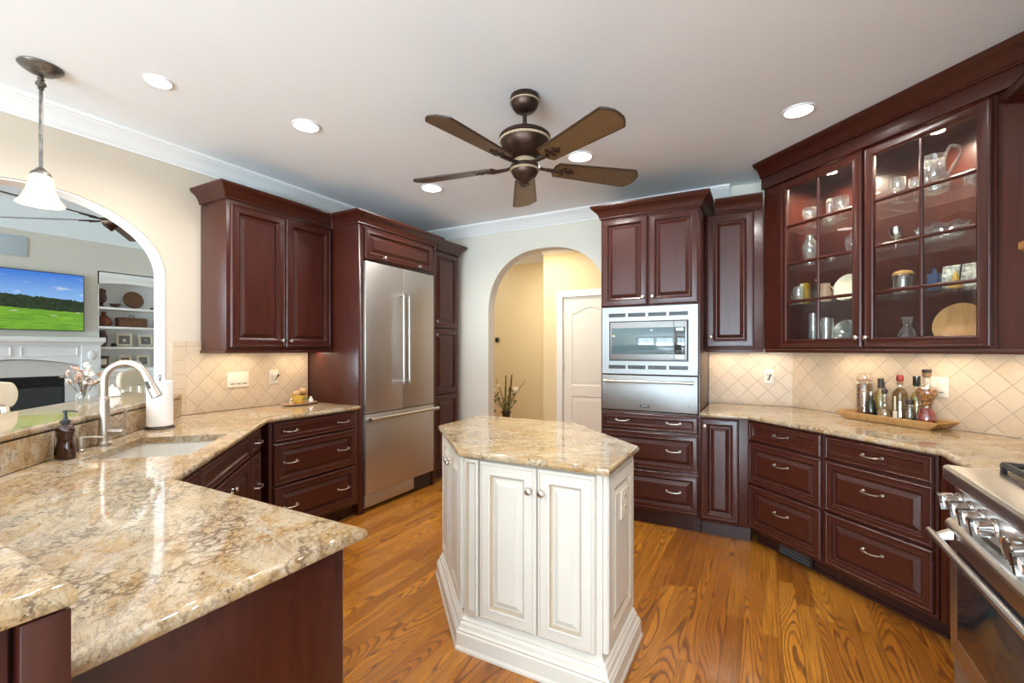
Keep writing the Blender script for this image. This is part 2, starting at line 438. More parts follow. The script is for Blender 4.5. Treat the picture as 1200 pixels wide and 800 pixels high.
RAISED = lambda st: [(0, 0), (0, -.015), (.003, -.019), (.009, -.0225), (.013, -.0225), (.016, -.020), (st - .016, -.022), (st - .010, -.0245), (st - .004, -.022), (st, -.009), (st + .006, -.006), (st + .011, -.006), (st + .036, -.018), (st + .0365, -.0205), (st + .041, -.0205)]
FLATP = lambda st: [(0, 0), (0, -.015), (.003, -.019), (.009, -.0225), (.013, -.0225), (.016, -.020), (st - .012, -.021), (st - .006, -.023), (st, -.014), (st + .005, -.012), (st + .008, -.012)]

def panel_front(name, parent, x0, x1, z0, z1, st=.06, mat='cherry', raised=True, groove=None, label=None):
    st = min(st, (x1 - x0) * .3, (z1 - z0) * .32)
    if raised and min(x1 - x0, z1 - z0) < 2 * (st + .045): raised = False
    pr = (RAISED if raised else FLATP)(st)
    mis = None; mats = mat
    if groove:
        mats = [mat, groove]
        mis = [0] * len(pr)
        for k, (i, y) in enumerate(pr[:-1]):
            if (st - .006 <= i <= st + .004) or (.012 < i < .0145): mis[k] = 1
            if raised and st + .037 <= i < st + .040: mis[k] = 1
    return MB().rings(insets(x0, x1, z0, z1, pr), True, True, 0, mis).build(name, mats, parent, label, smooth=25)

def pull(parent, x, z, y=-.021, w=.098, mat='nickel', vertical=False):
    h = w / 2
    pts = [(-h, 0, .0), (-h, -.016, .0), (-h * .9, -.026, -.001), (-h * .45, -.030, -.004), (0, -.031, -.005), (h * .45, -.030, -.004), (h * .9, -.026, -.001), (h, -.016, 0), (h, 0, 0)]
    m = MB().tube(pts, [.0055, .005, .0045, .0042, .0042, .0042, .0045, .005, .0055], 8)
    for sx in (-1, 1): m.tube([(sx * h, .0, 0), (sx * h, -.004, 0)], .009, 10)
    if vertical: m.xf(Matrix.Rotation(radians(90), 4, 'Y'))
    m.xf(Matrix.Translation((x, y, z)))
    return m.build('handle', mat, parent)
def knob(parent, x, z, y=-.021, mat='nickel', r=.0145):
    m = MB().lathe([(.008, 0), (.006, .004), (.0055, .012), (r * .8, .017), (r, .021), (r * .95, .026), (r * .6, .030), (.001, .031)], 14)
    m.xf(Matrix.Translation((x, y, z)) @ Matrix.Rotation(radians(90), 4, 'X'))
    return m.build('knob', mat, parent)

def fronts(T, items, mat='cherry', groove=None):
    for it in items:
        kind, x0, x1, z0, z1, hw = it[:6]
        opt = it[6] if len(it) > 6 else {}
        p = panel_front(kind, T, x0, x1, z0, z1, opt.get('st', .052), mat, opt.get('raised', True), groove)
        for h in hw:
            if h[0] == 'p': pull(p, h[1], h[2])
            elif h[0] == 'v': pull(p, h[1], h[2], vertical=True)
            else: knob(p, h[1], h[2])

def base_body(T, w, d, top=.882, toe=.07, toe_h=.105, mat='cherry'):
    MB().box(0, w, 0, d, toe_h, top).build('body', mat, T, bevel=.0015)
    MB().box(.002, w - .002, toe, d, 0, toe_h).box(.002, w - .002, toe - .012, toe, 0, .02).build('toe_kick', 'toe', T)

CROWN = [(0, 0), (.010, 0), (.014, .006), (.012, .014), (.017, .020), (.022, .034), (.034, .052), (.050, .066), (.062, .072), (.066, .076), (.070, .084), (.074, .088), (.074, .100), (0, .100)]
def crown_prof(z, h=.10, pr=.074): return [(o * pr / .074, z + q * h / .10) for o, q in CROWN]

# ------------------------------------------------------------------ room shell
XL, YB, XR, SW = -3.58, 4.33, 1.42, 4.55      # left wall, back wall, right wall, diagonal wall (x + y)
LIV = -8.75; LIVZ = 3.36
struct(MB().box(-9.2, 2.0, -5.8, 7.0, -.08, 0).build('floor', 'floor'))
struct(MB().box(XL - .02, 1.9, -5.6, 7.0, CEIL, CEIL + .12).build('ceiling', 'ceiling'))
struct(MB().box(-9.2, XL - .02, -5.6, 4.6, LIVZ, LIVZ + .12).build('ceiling_living', 'ceiling'))
# left wall with the arched opening into the living room (drawn in the y-z plane)
arc = [(0.97 + .635 * cos(t), 1.88 + .435 * sin(t)) for t in [pi * k / 28 for k in range(29)]]
outl = [(REAR_Y, 0), (REAR_Y, LIVZ), (4.45, LIVZ), (4.45, 0), (1.605, 0)] + arc + [(.335, 0)]
struct(MB().poly(outl, XL - .125, XL, fmap=lambda a, b, h: (h, a, b)).build('wall_left', 'wall', smooth=20))
# white liner of the arch, slightly proud of the plaster inside the opening
a_in = [(1.600, 0)] + [(0.97 + .630 * cos(t), 1.88 + .430 * sin(t)) for t in [pi * k / 28 for k in range(29)]] + [(.340, 0)]
a_out = [(.970 + (y - .970) * .987, z if z == 0 else 1.88 + (z - 1.88) * .98) for y, z in a_in]
lin = MB()
for (y0, z0), (y1, z1), (y2, z2), (y3, z3) in zip(a_in, a_in[1:], a_out, a_out[1:]):
    xa, xb = XL - .128, XL + .003
    lin._add([(xa, y0, z0), (xa, y1, z1), (xa, y3, z3), (xa, y2, z2), (xb, y0, z0), (xb, y1, z1), (xb, y3, z3), (xb, y2, z2)],
             [(0, 1, 2, 3), (7, 6, 5, 4), (2, 3, 7, 6), (0, 4, 5, 1)])
struct(lin.build('trim_arch', 'trim'))
# back wall with the round-headed doorway (drawn in the x-z plane)
def superarc(cx, r, zs, h, p=2.3, n=32):
    out = []
    for k in range(n + 1):
        t = pi * k / n; c, s_ = cos(t), sin(t)
        out.append((cx + r * math.copysign(abs(c) ** (2 / p), c), zs + h * abs(s_) ** (2 / p)))
    return out
sa = superarc(-1.985, .685, 1.76, .675)
outl = [(XL - .12, 0), (XL - .12, CEIL), (.30, CEIL), (.30, 0), (-1.30, 0)] + sa + [(-2.67, 0)]
struct(MB().poly(outl, YB, YB + .125, fmap=lambda a, b, h: (a, h, b)).build('wall_back', 'wall_back', smooth=20))
# diagonal and right walls
def diag(lx, ly, S0, X0):      # local frame of the diagonal: lx to the right along the wall, ly into it
    return (X0 + (lx + ly) / R2, S0 - X0 + (ly - lx) / R2)
dx0 = SW - YB
struct(MB().poly([(dx0 - .02, YB + .02), (XR + .02, SW - XR - .02), (XR + .12, SW - XR + .06), (dx0 + .06, YB + .13)], 0, CEIL).build('wall_diagonal', 'wall_back', smooth=0))
w3 = [(-3.45, .25), (-.95, .25), (-.95, 2.40), (-3.45, 2.40)]
struct(MB().poly([(REAR_Y, 0), (SW - XR + .03, 0), (SW - XR + .03, CEIL), (REAR_Y, CEIL)], XR, XR + .12, [w3], fmap=lambda a, b, h: (h, a, b)).build('wall_right', 'wall_back', smooth=0))
w1 = [(-3.40, .25), (-1.20, .25), (-1.20, 2.40), (-3.40, 2.40)]
w2 = [(-.95, .25), (1.25, .25), (1.25, 2.40), (-.95, 2.40)]
w4 = [(-8.2, .4), (-4.2, .4), (-4.2, 2.7), (-8.2, 2.7)]
struct(MB().poly([(-9.0, 0), (1.54, 0), (1.54, LIVZ), (-9.0, LIVZ)], REAR_Y - .12, REAR_Y, [w1, w2, w4], fmap=lambda a, b, h: (a, h, b)).build('wall_rear', 'wall_back', smooth=0))
def window(i, pts, plane, v):
    fm = (lambda a, b, h: (a, h, b)) if plane == 'y' else (lambda a, b, h: (h, a, b))
    (a0, b0), (a1, b1) = pts[0], pts[2]; f = .05; am = (a0 + a1) / 2; bm_ = (b0 + b1) / 2
    m = MB().poly([(a0, b0), (a1, b0), (a1, b1), (a0, b1)], v - .05, v + .05, [[(a0 + f, b0 + f), (am - .025, b0 + f), (am - .025, b1 - f), (a0 + f, b1 - f)], [(am + .025, b0 + f), (a1 - f, b0 + f), (a1 - f, b1 - f), (am + .025, b1 - f)]], fmap=fm)
    w = struct(m.build('window_%d' % i, 'trim', smooth=0))
    MB().poly([(a0 + f, b0 + f), (a1 - f, b0 + f), (a1 - f, b1 - f), (a0 + f, b1 - f)], v - .004, v + .004, fmap=fm).build('pane', 'window_glass', w, smooth=0)
window(1, w1, 'y', REAR_Y - .06); window(2, w2, 'y', REAR_Y - .06); window(3, w3, 'x', XR + .06); window(4, w4, 'y', REAR_Y - .06)
# room cornice
COR = [(0, 0), (.012, 0), (.014, .012), (.020, .018), (.034, .050), (.062, .078), (.074, .086), (.078, .094), (.088, .098), (.090, .112), (.090, .118), (0, .118)]
corn = [(o, CEIL - .118 + z) for o, z in COR]
struct(MB().sweep([(XL, REAR_Y), (XL, YB), (-.24, YB)], corn, side=1).build('trim_1', 'trim', smooth=25))
# hall beyond the doorway
HB, HN, HX = 6.15, 5.70, -2.63
struct(MB().box(-4.6, HX + .02, HB, HB + .1, 0, CEIL).build('wall_hall', 'wall_hall'))
dr0, dr1, drz = -2.345, -1.585, 2.075
hole = [(dr0, -.01), (dr1, -.01), (dr1, drz), (dr0, drz)]
struct(MB().poly([(HX, 0), (dr0, 0), (dr0, drz), (dr1, drz), (dr1, 0), (-.6, 0), (-.6, CEIL), (HX, CEIL)], HN, HN + .5, fmap=lambda a, b, h: (a, h, b)).build('wall_hall_door_side', 'wall_hall', smooth=0))
struct(MB().box(-4.7, -4.6, 4.44, 6.3, 0, CEIL).build('wall_hall_left', 'wall_hall'))
struct(MB().box(-.6, -.5, 4.44, 6.3, 0, CEIL).build('wall_hall_right', 'wall_hall'))
hc = [(o * .8, CEIL - .1 + z * .85) for o, z in COR]
struct(MB().sweep([(-4.6, HB), (HX, HB), (HX, HN), (-.6, HN)], hc, side=1).build('trim_2', 'trim', smooth=25))
BASEB = [(0, 0), (.016, 0), (.016, .10), (.012, .115), (.006, .125), (0, .13)]
struct(MB().sweep([(-4.6, HB), (HX, HB), (HX, HN), (dr0 - .09, HN)], BASEB, side=1).build('baseboard_hall', 'trim', smooth=25))
struct(MB().sweep([(XL, YB), (-2.68, YB)], BASEB, side=1).build('baseboard_back', 'trim', smooth=25))
# hall door with casing
d = struct(MB().rings(insets(dr0 + .004, dr1 - .004, .008, drz - .004, [(0, .04), (0, 0)]), True, False).build('door_1', 'door', smooth=0))
d.location = (0, HN + .02, 0)
fr = MB()
W_ = dr1 - dr0
def arch_loop(x0, x1, z0, z1, rise, y, ins):
    x0 += ins; x1 -= ins; z0 += ins; z1 -= ins; pts = [(x0, y, z0), (x1, y, z0)]
    for k in range(17):
        t = k / 16; x = x1 + (x0 - x1) * t
        pts.append((x, y, z1 + rise * (sin(pi * t) ** 1.6)))
    return pts
prof = [(0, 0), (.012, .010), (.022, .010), (.055, .001), (.058, .001)]
up = [arch_loop(dr0 + .12, dr1 - .12, .90, drz - .23, .085, y, i) for i, y in prof]
lo = [arch_loop(dr0 + .12, dr1 - .12, .20, .76, .0, y, i) for i, y in prof]
fr.rings(up, False, True).rings(lo, False, True)
face = [Vector((dr0 + .004, 0, .008)), Vector((dr1 - .004, 0, .008)), Vector((dr1 - .004, 0, drz - .004)), Vector((dr0 + .004, 0, drz - .004))]
P = [[Vector((p[0], p[2], 0)) for p in q] for q in ([tuple(v) for v in face], up[0], lo[0])]
fl = [p for q in P for p in q]
fr._add([(p.x, 0, p.y) for p in fl], tessellate_polygon(P))
fr.build('panels', 'door', d, smooth=20)
for z in (.35, 1.15, 1.85):
    MB().box(dr0 - .010, dr0 + .012, -.012, .004, z - .045, z + .045).build('hinge', 'nickel', d, bevel=.002)
CAS = [(0, 0), (.085, 0), (.085, .012), (.075, .020), (.02, .014), (.01, .018), (0, .016)]
cs = MB()
path = [(dr0, 0), (dr0, drz), (dr1, drz), (dr1, 0)]
loops = []
for o_, h_ in CAS: loops.append([(x, HN - h_, z) for x, z in offset_path(path, -o_, False)])
n_ = 4; b0_ = len(cs.v)
for l in loops: cs.v += l
for k in range(len(CAS)):
    k2 = (k + 1) % len(CAS)
    for i in range(n_ - 1):
        cs.f.append((b0_ + k * n_ + i, b0_ + k * n_ + i + 1, b0_ + k2 * n_ + i + 1, b0_ + k2 * n_ + i)); cs.mi.append(0)
struct(cs.build('trim_door', 'trim', smooth=25))
# living room shell
nic = [(3.03, .86), (3.92, .86), (3.92, 2.56), (3.03, 2.56)]
struct(MB().poly([(REAR_Y, 0), (4.5, 0), (4.5, LIVZ), (REAR_Y, LIVZ)], LIV - .10, LIV, [nic], fmap=lambda a, b, h: (h, a, b)).build('wall_living', 'wall_living', smooth=0))
struct(MB().box(LIV, XL - .125, 4.30, 4.42, 0, LIVZ).build('wall_living_side', 'wall_living'))
struct(MB().sweep([(LIV, REAR_Y), (LIV, 4.3)], [(0, 2.98), (.012, 2.98), (.016, 3.0), (.016, 3.34), (.03, LIVZ), (0, LIVZ)], side=1).build('trim_living', plain('pale blue white frieze', (.74, .80, .82), .6)))

# tiled walls (each panel has its own frame so the squares follow the wall)
def tiles(name, loc, rot, w, z0, z1, m, x0=0.0):
    o = struct(MB().box(x0, w, -.012, 0, z0, z1).build(name, m, smooth=0))
    o.location = loc; o.rotation_euler = (0, 0, radians(rot)); return o
tiles('wall_tile_left', (XL, 1.725, 0), 90, .985, .918, 1.357, 'tile')
tiles('wall_tile_left_border', (XL, 1.645, 0), 90, .079, .918, 1.435, 'tile_square')
tiles('wall_tile_left_cap', (XL, 1.7255, 0), 90, .60, 1.358, 1.435, 'tile_square')
tiles('wall_tile_back', (-.405, YB, 0), 0, .628, .918, 1.41, 'tile')
tiles('wall_tile_diagonal', (dx0, YB, 0), -45, (XR - dx0) * R2 - .004, .918, 1.41, 'tile', .004)
tiles('wall_tile_right', (XR, SW - XR - .004, 0), -90, .75, .918, 1.41, 'tile')

# ------------------------------------------------------------------ ceiling downlights
def downlight(x, y, label, power=12, k=1.0, col=SOFT, z=CEIL):
    T = thing('ceiling_downlight', label, 'ceiling light', (x, y, z), 0, 'recessed ceiling lights')
    MB().lathe([(r * k, q) for r, q in [(.080, -.002), (.080, -.009), (.085, -.009), (.092, -.006), (.094, -.001), (.094, 0), (.080, 0)]], 32).build('trim_ring', 'trim', T)
    MB().lathe([(.0001, -.004), (.081 * k, -.004)], 32, cap0=False, cap1=False).build('lens', 'can_lens', T)
    area_light('downlight_beam', (x, y, z - .015), (0, 0, 0), .13, .13, power, col, 'DISK', 150)
downlight(-2.746, 1.20, 'recessed ceiling light beside the pendant canopy', 10, .68)
downlight(-2.486, 1.878, 'recessed ceiling light in front of the cherry wall cabinet, between pendant and fan', 10, .88)
downlight(-2.498, 3.123, 'recessed ceiling light below the tip of the fan blade, nearest the refrigerator', 12)
downlight(-1.15, 3.125, 'recessed ceiling light partly behind the fan blades near the oven cabinet', 14)
downlight(.186, 3.133, 'recessed ceiling light above the glass fronted cabinet', 12, .9)
for (x, y) in ((.3, 1.3), (-1.1, .1), (.3, -1.4), (-2.6, -1.6), (-1.1, -3.4)):
    area_light('downlight_beam', (x, y, CEIL - .015), (0, 0, 0), .13, .13, 12, SOFT, 'DISK', 150)
area_light('hall_lamp', (-2.6, 5.1, CEIL - .05), (0, 0, 0), .5, .5, 22, (1, .84, .60), 'DISK')

# ------------------------------------------------------------------ left side: wall cabinet, drawers, refrigerator, pantry
# local frame of things on the left wall: x runs along +Y, y runs into the wall; front plane at y = 0
UF = -3.255                                                # face of the left wall cabinet
T = thing('upper_cabinet', 'cherry double door wall cabinet between the wide arch and the refrigerator, over the tiled backsplash', 'cabinet', (UF, 1.825, 0), 90)
w = .885; dep = UF - XL - .004
MB().box(0, w, 0, dep, 1.372, 2.425).build('body', 'cherry', T, bevel=.0015)
fronts(T, [('door', .022, .438, 1.395, 2.395, [('k', .405, 1.445)], {'st': .06}), ('door', .444, .862, 1.395, 2.395, [('k', .475, 1.445)], {'st': .06})])
MB().sweep([(0, dep), (0, 0), (w - .0015, 0), (w - .0015, -1)], crown_prof(2.4255, .100), side=1, drop=(0, 1)).build('crown_moulding', 'cherry', T, smooth=25)
MB().sweep([(0, dep), (0, 0), (w, 0)], [(-.02, 1.352), (.008, 1.352), (.012, 1.358), (.012, 1.364), (.004, 1.372), (-.02, 1.372)], side=1).build('light_rail', 'cherry', T, smooth=25)
MB().box(.08, w - .08, .12, .18, 1.357, 1.371).build('light_strip', 'plate', T)

T = thing('drawer_cabinet', 'cherry three drawer base cabinet left of the refrigerator with two pulls per drawer', 'cabinet', (-2.935, 1.925, 0), 90)
w = .780
base_body(T, w, .635, toe=.06)
fronts(T, [('drawer', .025, .738, .738, .870, [('p', .15, .808), ('p', .61, .808)], {'raised': False}),
           ('drawer', .025, .738, .440, .728, [('p', .15, .590), ('p', .61, .590)]),
           ('drawer', .025, .738, .128, .430, [('p', .15, .280), ('p', .61, .280)])])
g = MB().box(.40, .70, .048, .062, .012, .10)
vg = g.build('vent_grille', 'toe', T)
mb = MB()
for k in range(9): mb.box(.42 + k * .029, .437 + k * .029, .044, .050, .022, .09)
mb.build('slats', 'bronze', vg)

# diagonal sink cabinet: local x runs from the peninsula towards the drawers
SB = -1.055
sx0, sy0 = -1.905, SB + 1.905
T = thing('sink_cabinet', 'cherry diagonal sink base cabinet with false drawer front and knobbed doors in the corner', 'cabinet', (sx0, sy0, 0), 135)
w = 1.415
MB().poly([(.0, 0), (w, 0), (w, .10), (w - .35, .45), (.45, .45), (0.05, .05)], .105, .66).box(.02, w - .02, 0, .02, .66, .882).build('body', 'cherry', T, bevel=.001)
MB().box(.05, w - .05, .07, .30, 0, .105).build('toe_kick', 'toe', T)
fronts(T, [('drawer', .05, .27, .738, .870, [], {'raised': False}), ('door', .05, .27, .128, .728, []),
           ('drawer_front', .285, 1.075, .738, .870, [], {'raised': False}),
           ('door', .285, .677, .128, .728, [('k', .640, .655)]), ('door', .683, 1.075, .128, .728, [('k', .720, .655)]),
           ('drawer', 1.10, 1.33, .738, .870, [('p', 1.215, .805)], {'raised': False, 'st': .035}), ('drawer', 1.10, 1.33, .128, .728, [('p', 1.215, .530)], {'st': .04})])

# peninsula cabinets under the front counter, end panel faces the room
T = thing('peninsula_cabinet', 'dark cherry end panel and cabinet under the near granite peninsula', 'cabinet', (-.955, .255, 0), 90)
MB().box(0, .575, 0, .90, .105, .882).build('body', 'cherry', T, bevel=.002)
MB().box(0, .52, .004, .90, 0, .105).build('toe_kick', 'toe', T)
MB().box(.0, .538, -.016, 0, .0, .880).build('end_panel', 'cherry', T, bevel=.0015)
MB().box(.5765, .594, .02, .44, .738, .870).box(.5765, .594, .45, .88, .738, .870).box(.5765, .594, .02, .44, .128, .728).box(.5765, .594, .45, .88, .128, .728).build('fronts', 'cherry', T, bevel=.003)

FX = -2.94
T = thing('refrigerator_cabinet', 'tall cherry surround enclosing the steel refrigerator, crowned, with a flip door above', 'cabinet', (FX, 2.716, 0), 90)
w = 1.012; dep = FX - XL - .004
m = MB().box(0, .050, 0, dep, 0, 2.425).box(w - .048, w, 0, dep, 0, 2.425).box(.050, w - .048, 0, dep, 2.135, 2.425)
m.build('body', 'cherry', T, bevel=.0015)
fronts(T, [('door', .062, w - .058, 2.152, 2.408, [('k', .27, 2.178), ('k', .73, 2.178)], {'st': .05})])
MB().sweep([(-1, FX - UF - .0005), (0, FX - UF - .0005), (0, 0), (w, 0), (w, .046)], crown_prof(2.4255, .100), side=1, drop=(1, 0)).build('crown_moulding', 'cherry', T, smooth=25)
MB().box(-.006, .054, -.008, -.0005, 0, .02).build('base_shoe', 'toe', T)

T = thing('pantry_cabinet', 'tall narrow cherry pantry with three stacked doors between the refrigerator and the pale wall', 'cabinet', (FX - .05, 3.730, 0), 90)
w = .475; dep = FX - .05 - XL - .004
MB().box(0, w, 0, dep, .105, 2.425).build('body', 'cherry', T, bevel=.0015)
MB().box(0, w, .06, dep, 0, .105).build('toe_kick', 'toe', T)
fronts(T, [('door', .02, w - .03, .128, .895, [], {'st': .06}), ('door', .02, w - .03, .905, 1.595, [('k', .05, 1.53)], {'st': .06}), ('door', .02, w - .03, 1.605, 2.405, [('k', .05, 1.67)], {'st': .06})])
MB().sweep([(.078, 0), (w, 0), (w, dep)], crown_prof(2.420, .105), side=1).build('crown_moulding', 'cherry', T, smooth=25)

# refrigerator
T = thing('refrigerator', 'tall brushed steel french door refrigerator with bottom freezer drawer, set in the cherry surround', 'refrigerator', (FX, 2.769, 0), 90)
w = .902
MB().box(.004, w, .03, .58, .02, 2.125).build('body', 'steel', T, bevel=.003)
MB().box(.0, w / 2 - .002, -.028, .028, .835, 2.122).build('door', 'steel', T, bevel=.004)
MB().box(w / 2 + .002, w, -.028, .028, .835, 2.122).build('door', 'steel', T, bevel=.004)
MB().box(.0, w, -.028, .028, .155, .828).build('freezer_drawer', 'steel', T, bevel=.004)
for x in (.415, .487):
    h = MB().tube([(x, -.075, 1.06), (x, -.075, 1.895)], .0125, 14)
    for z in (1.085, 1.87): h.tube([(x, -.028, z), (x, -.075, z)], .012, 12)
    for z in (1.06, 1.872): h.box(x - .014, x + .014, -.089, -.061, z, z + .023)
    h.build('handle', 'steel_h', T)
h = MB().tube([(.0, -.085, .790), (w, -.085, .790)], .0145, 14)
for x in (.025, w - .025): h.tube([(x, -.028, .790), (x, -.085, .790)], .014, 12)
for x in (-.004, w - .036): h.tube([(x, -.085, .79), (x + .04, -.085, .79)], .018, 14)
h.build('handle', 'steel_h', T)
MB().box(.005, .62, -.012, .02, .045, .148).build('kick_plate', 'steel', T, bevel=.002)
MB().box(.62, w - .005, .01, .03, .02, .148).build('kick_recess', 'black', T)

# ------------------------------------------------------------------ left countertop, bar, sink
EDGE = lambda t, b: [(.014, b), (.010, b), (.003, b + .004), (.0, b + .011), (.0, t - .012), (.004, t - .004), (.012, t), (.0145, t)]
CT, CB = .915, .883
def dd(S, Tt): return ((S + Tt) / 2, (S - Tt) / 2)
sink_hole = [dd(-1.13, -3.30), dd(-1.13, -4.03), dd(-1.69, -4.03), dd(-1.69, -3.30)]
ctl = [(-.905, .2545), (-.905, .866), (-1.866, .866), (-2.905, 1.905), (-2.905, 2.706), (XL + .004, 2.706), (XL + .004, 1.6945), (-2.136, .2545)]
o = MB().poly(ctl, CB, CT, [sink_hole], edge=EDGE(CT, CB)).build('countertop', 'granite', smooth=40)
tag(o, 'golden granite countertop around the sink, running from the peninsula to the refrigerator', 'countertop')
# low granite riser behind the counter = face of the bar wall
KF = -1.884
kw = [(-.845, .252), (-2.136, .252), (-3.574, 1.690), (-3.574, 1.50), (-2.17, .10), (-.845, .10)]
struct(MB().poly(kw, 0, 1.034).build('wall_bar', 'cherry', smooth=0))
o = MB().poly([(-.90, .2535), (-2.1365, .2535), (-3.574, 1.691), (-3.574, 1.702), (-2.1335, .2615), (-.90, .2615)], CT + .001, 1.033).build('granite_riser', 'granite', smooth=0)
tag(o, 'granite splash strip rising from the sink counter to the bar ledge', 'backsplash')
MB_ = MB().box(-.842, -.812, .205, .254, 0, 1.034)
T = thing('bar_end_post', 'dark cherry post capping the end of the raised bar, at the near corner', 'post', (0, 0, 0))
MB_.build('post', 'cherry', T, bevel=.002)
MB().box(-.846, -.8425, -.14, .098, 0, 1.034).build('side_board', 'cherry', T)
MB().box(-.842, -.824, -.14, .198, 0, 1.034).build('end_board', 'cherry', T, bevel=.002)
bar = [(-.803, -.18), (-.803, .257), (-2.127, .257), (-3.574, 1.704), (-3.574, 1.594), (-4.080, 1.594), (-4.080, 1.590), (-2.309, -.18)]
o = MB().poly(bar, 1.036, 1.070, edge=EDGE(1.070, 1.036)).build('bar_counter', 'granite', smooth=40)
tag(o, 'raised granite bar ledge bending behind the sink from the near corner to the arch', 'bar top')

T = thing('sink', 'biscuit undermount sink set diagonally in the granite corner', 'sink', (0, 0, 0))
def ring(ins, z):
    return [(x, y, z) for x, y in offset([dd(-1.13, -3.30), dd(-1.13, -4.03), dd(-1.69, -4.03), dd(-1.69, -3.30)], ins)]
MB().rings([ring(.03, .8825), ring(.03, .870), ring(.014, .70), ring(-.03, .686), ring(-.03, .694), ring(.004, .72), ring(.012, .874), ring(.012, .8825)], closed=True).build('basin', 'sink', T, smooth=30)
cx, cy = dd(-1.50, -3.66)
MB().lathe([(.001, .697), (.035, .697), (.042, .701), (.035, .703), (.001, .700)], 20, (cx, cy, 0)).build('drain', 'steel', T)

# faucet
fx, fy = -2.80, .995
T = thing('faucet', 'tall brushed gooseneck faucet with pull-down sprayer behind the sink', 'faucet', (fx, fy, CT))
m = MB().lathe([(.030, .001), (.030, .012), (.0245, .020), (.0245, .085), (.0225, .095), (.0205, .22), (.0190, .222), (.0190, .225), (.0205, .227), (.0160, .24)], 20)
m.build('base', 'nickel', T)
dv = Vector((.66, .75, 0)).normalized()
pts = [(0, 0, .23), (0, 0, .312)]
R_ = .084
for k in range(15):
    t = pi * .90 * k / 14
    c = Vector((0, 0, .312)) + dv * (R_ - R_ * cos(t)) + Vector((0, 0, R_ * sin(t)))
    pts.append(tuple(c))
MB().tube(pts, .0165, 16).build('spout', 'nickel', T)
e = Vector(pts[-1]); dn = (Vector(pts[-1]) - Vector(pts[-2])).normalized()
MB().tube([e, e + dn * .03, e + dn * .06, e + dn * .120], [.0175, .0195, .0215, .0245], 16).build('sprayer', 'nickel', T)
MB().tube([e + dn * .120, e + dn * .123], [.019, .019], 16).tube([e + dn * .035 + Vector((.012, -.016, 0)), e + dn * .075 + Vector((.014, -.018, 0))], .007, 8).build('spray_head', 'pump', T)
hd = Vector((.78, .62, 0)).normalized()
MB().tube([hd * .015 + Vector((0, 0, .062)), hd * .085 + Vector((0, 0, .062))], .0165, 14).build('handle_hub', 'nickel', T)
b = hd * .075 + Vector((0, 0, .07))
MB().tube([b, b + Vector((.012, .006, .035)), b + Vector((.012, .006, .075)), b + Vector((.026, .012, .100)), b + Vector((.045, .02, .106))], [.006, .005, .0045, .0045, .004], 8).build('lever', 'nickel', T)
# air gap, soap dispenser
T = thing('sink_dispenser', 'short brushed cylinder soap dispenser standing between amber bottle and faucet', 'soap dispenser', (-2.735, .887, CT))
MB().lathe([(.017, .001), (.017, .004), (.013, .007), (.013, .058), (.011, .062), (.004, .063)], 18).build('body', 'nickel', T)
MB().tube([(0, 0, .060), (.03, .035, .060), (.055, .064, .057)], [.005, .0045, .004], 8).build('spout', 'nickel', T)

# amber soap bottle
T = thing('soap_bottle', 'amber pump soap bottle with a curved waist, standing on the granite by the bar', 'soap bottle', (-2.592, .790, CT))
m = MB().lathe([(.001, .001), (.030, .001), (.034, .006), (.0335, .025), (.030, .055), (.0255, .075), (.0255, .090), (.031, .112), (.032, .122), (.026, .138), (.016, .147), (.0145, .152)], 24, sx=1.15, sy=.85)
m.xf(Matrix.Rotation(radians(28.7), 4, 'Z'))
m.build('bottle', 'amber', T)
m = MB().lathe([(.0175, .151), (.018, .153), (.018, .163), (.009, .168), (.008, .178), (.0055, .180), (.0055, .196), (.010, .197), (.010, .205), (.004, .207)], 16)
m.tube([(.006, .003, .203), (.030, .016, .203), (.047, .025, .200)], [.0045, .004, .0032], 8)
m.build('pump', 'pump', T)
lb = MB()
lo_ = []
for z in (.018, .112):
    row = []
    for k in range(7):
        a = radians(28.7 + 185 + k * 9); row.append((.0405 * cos(a), .0365 * sin(a), z))
    lo_.append(row)
for k in range(6): lb._add([lo_[0][k], lo_[0][k + 1], lo_[1][k + 1], lo_[1][k]], [(0, 1, 2, 3)])
lbo = lb.build('paper_label', 'label', T)
sm = lbo.modifiers.new('thickness', 'SOLIDIFY'); sm.thickness = .0008

# paper towel roll
T = thing('paper_towel_holder', 'white paper towel roll on a dark round stand beside the arch', 'paper towels', (-3.112, 1.365, CT))
MB().lathe([(.001, .001), (.073, .001), (.075, .006), (.070, .012), (.001, .013)], 28).build('stand', 'bronze_dark', T)
MB().lathe([(.018, .015), (.061, .015), (.064, .019), (.064, .272), (.061, .276), (.018, .276)], 32).build('roll', 'paper', T)
MB().tube([(0, 0, .012), (0, 0, .290)], .006, 8).tube([(.013 * cos(t), 0, .302 + .013 * sin(t)) for t in [2 * pi * k / 14 for k in range(15)]], .0035, 8).build('post', 'pewter', T)

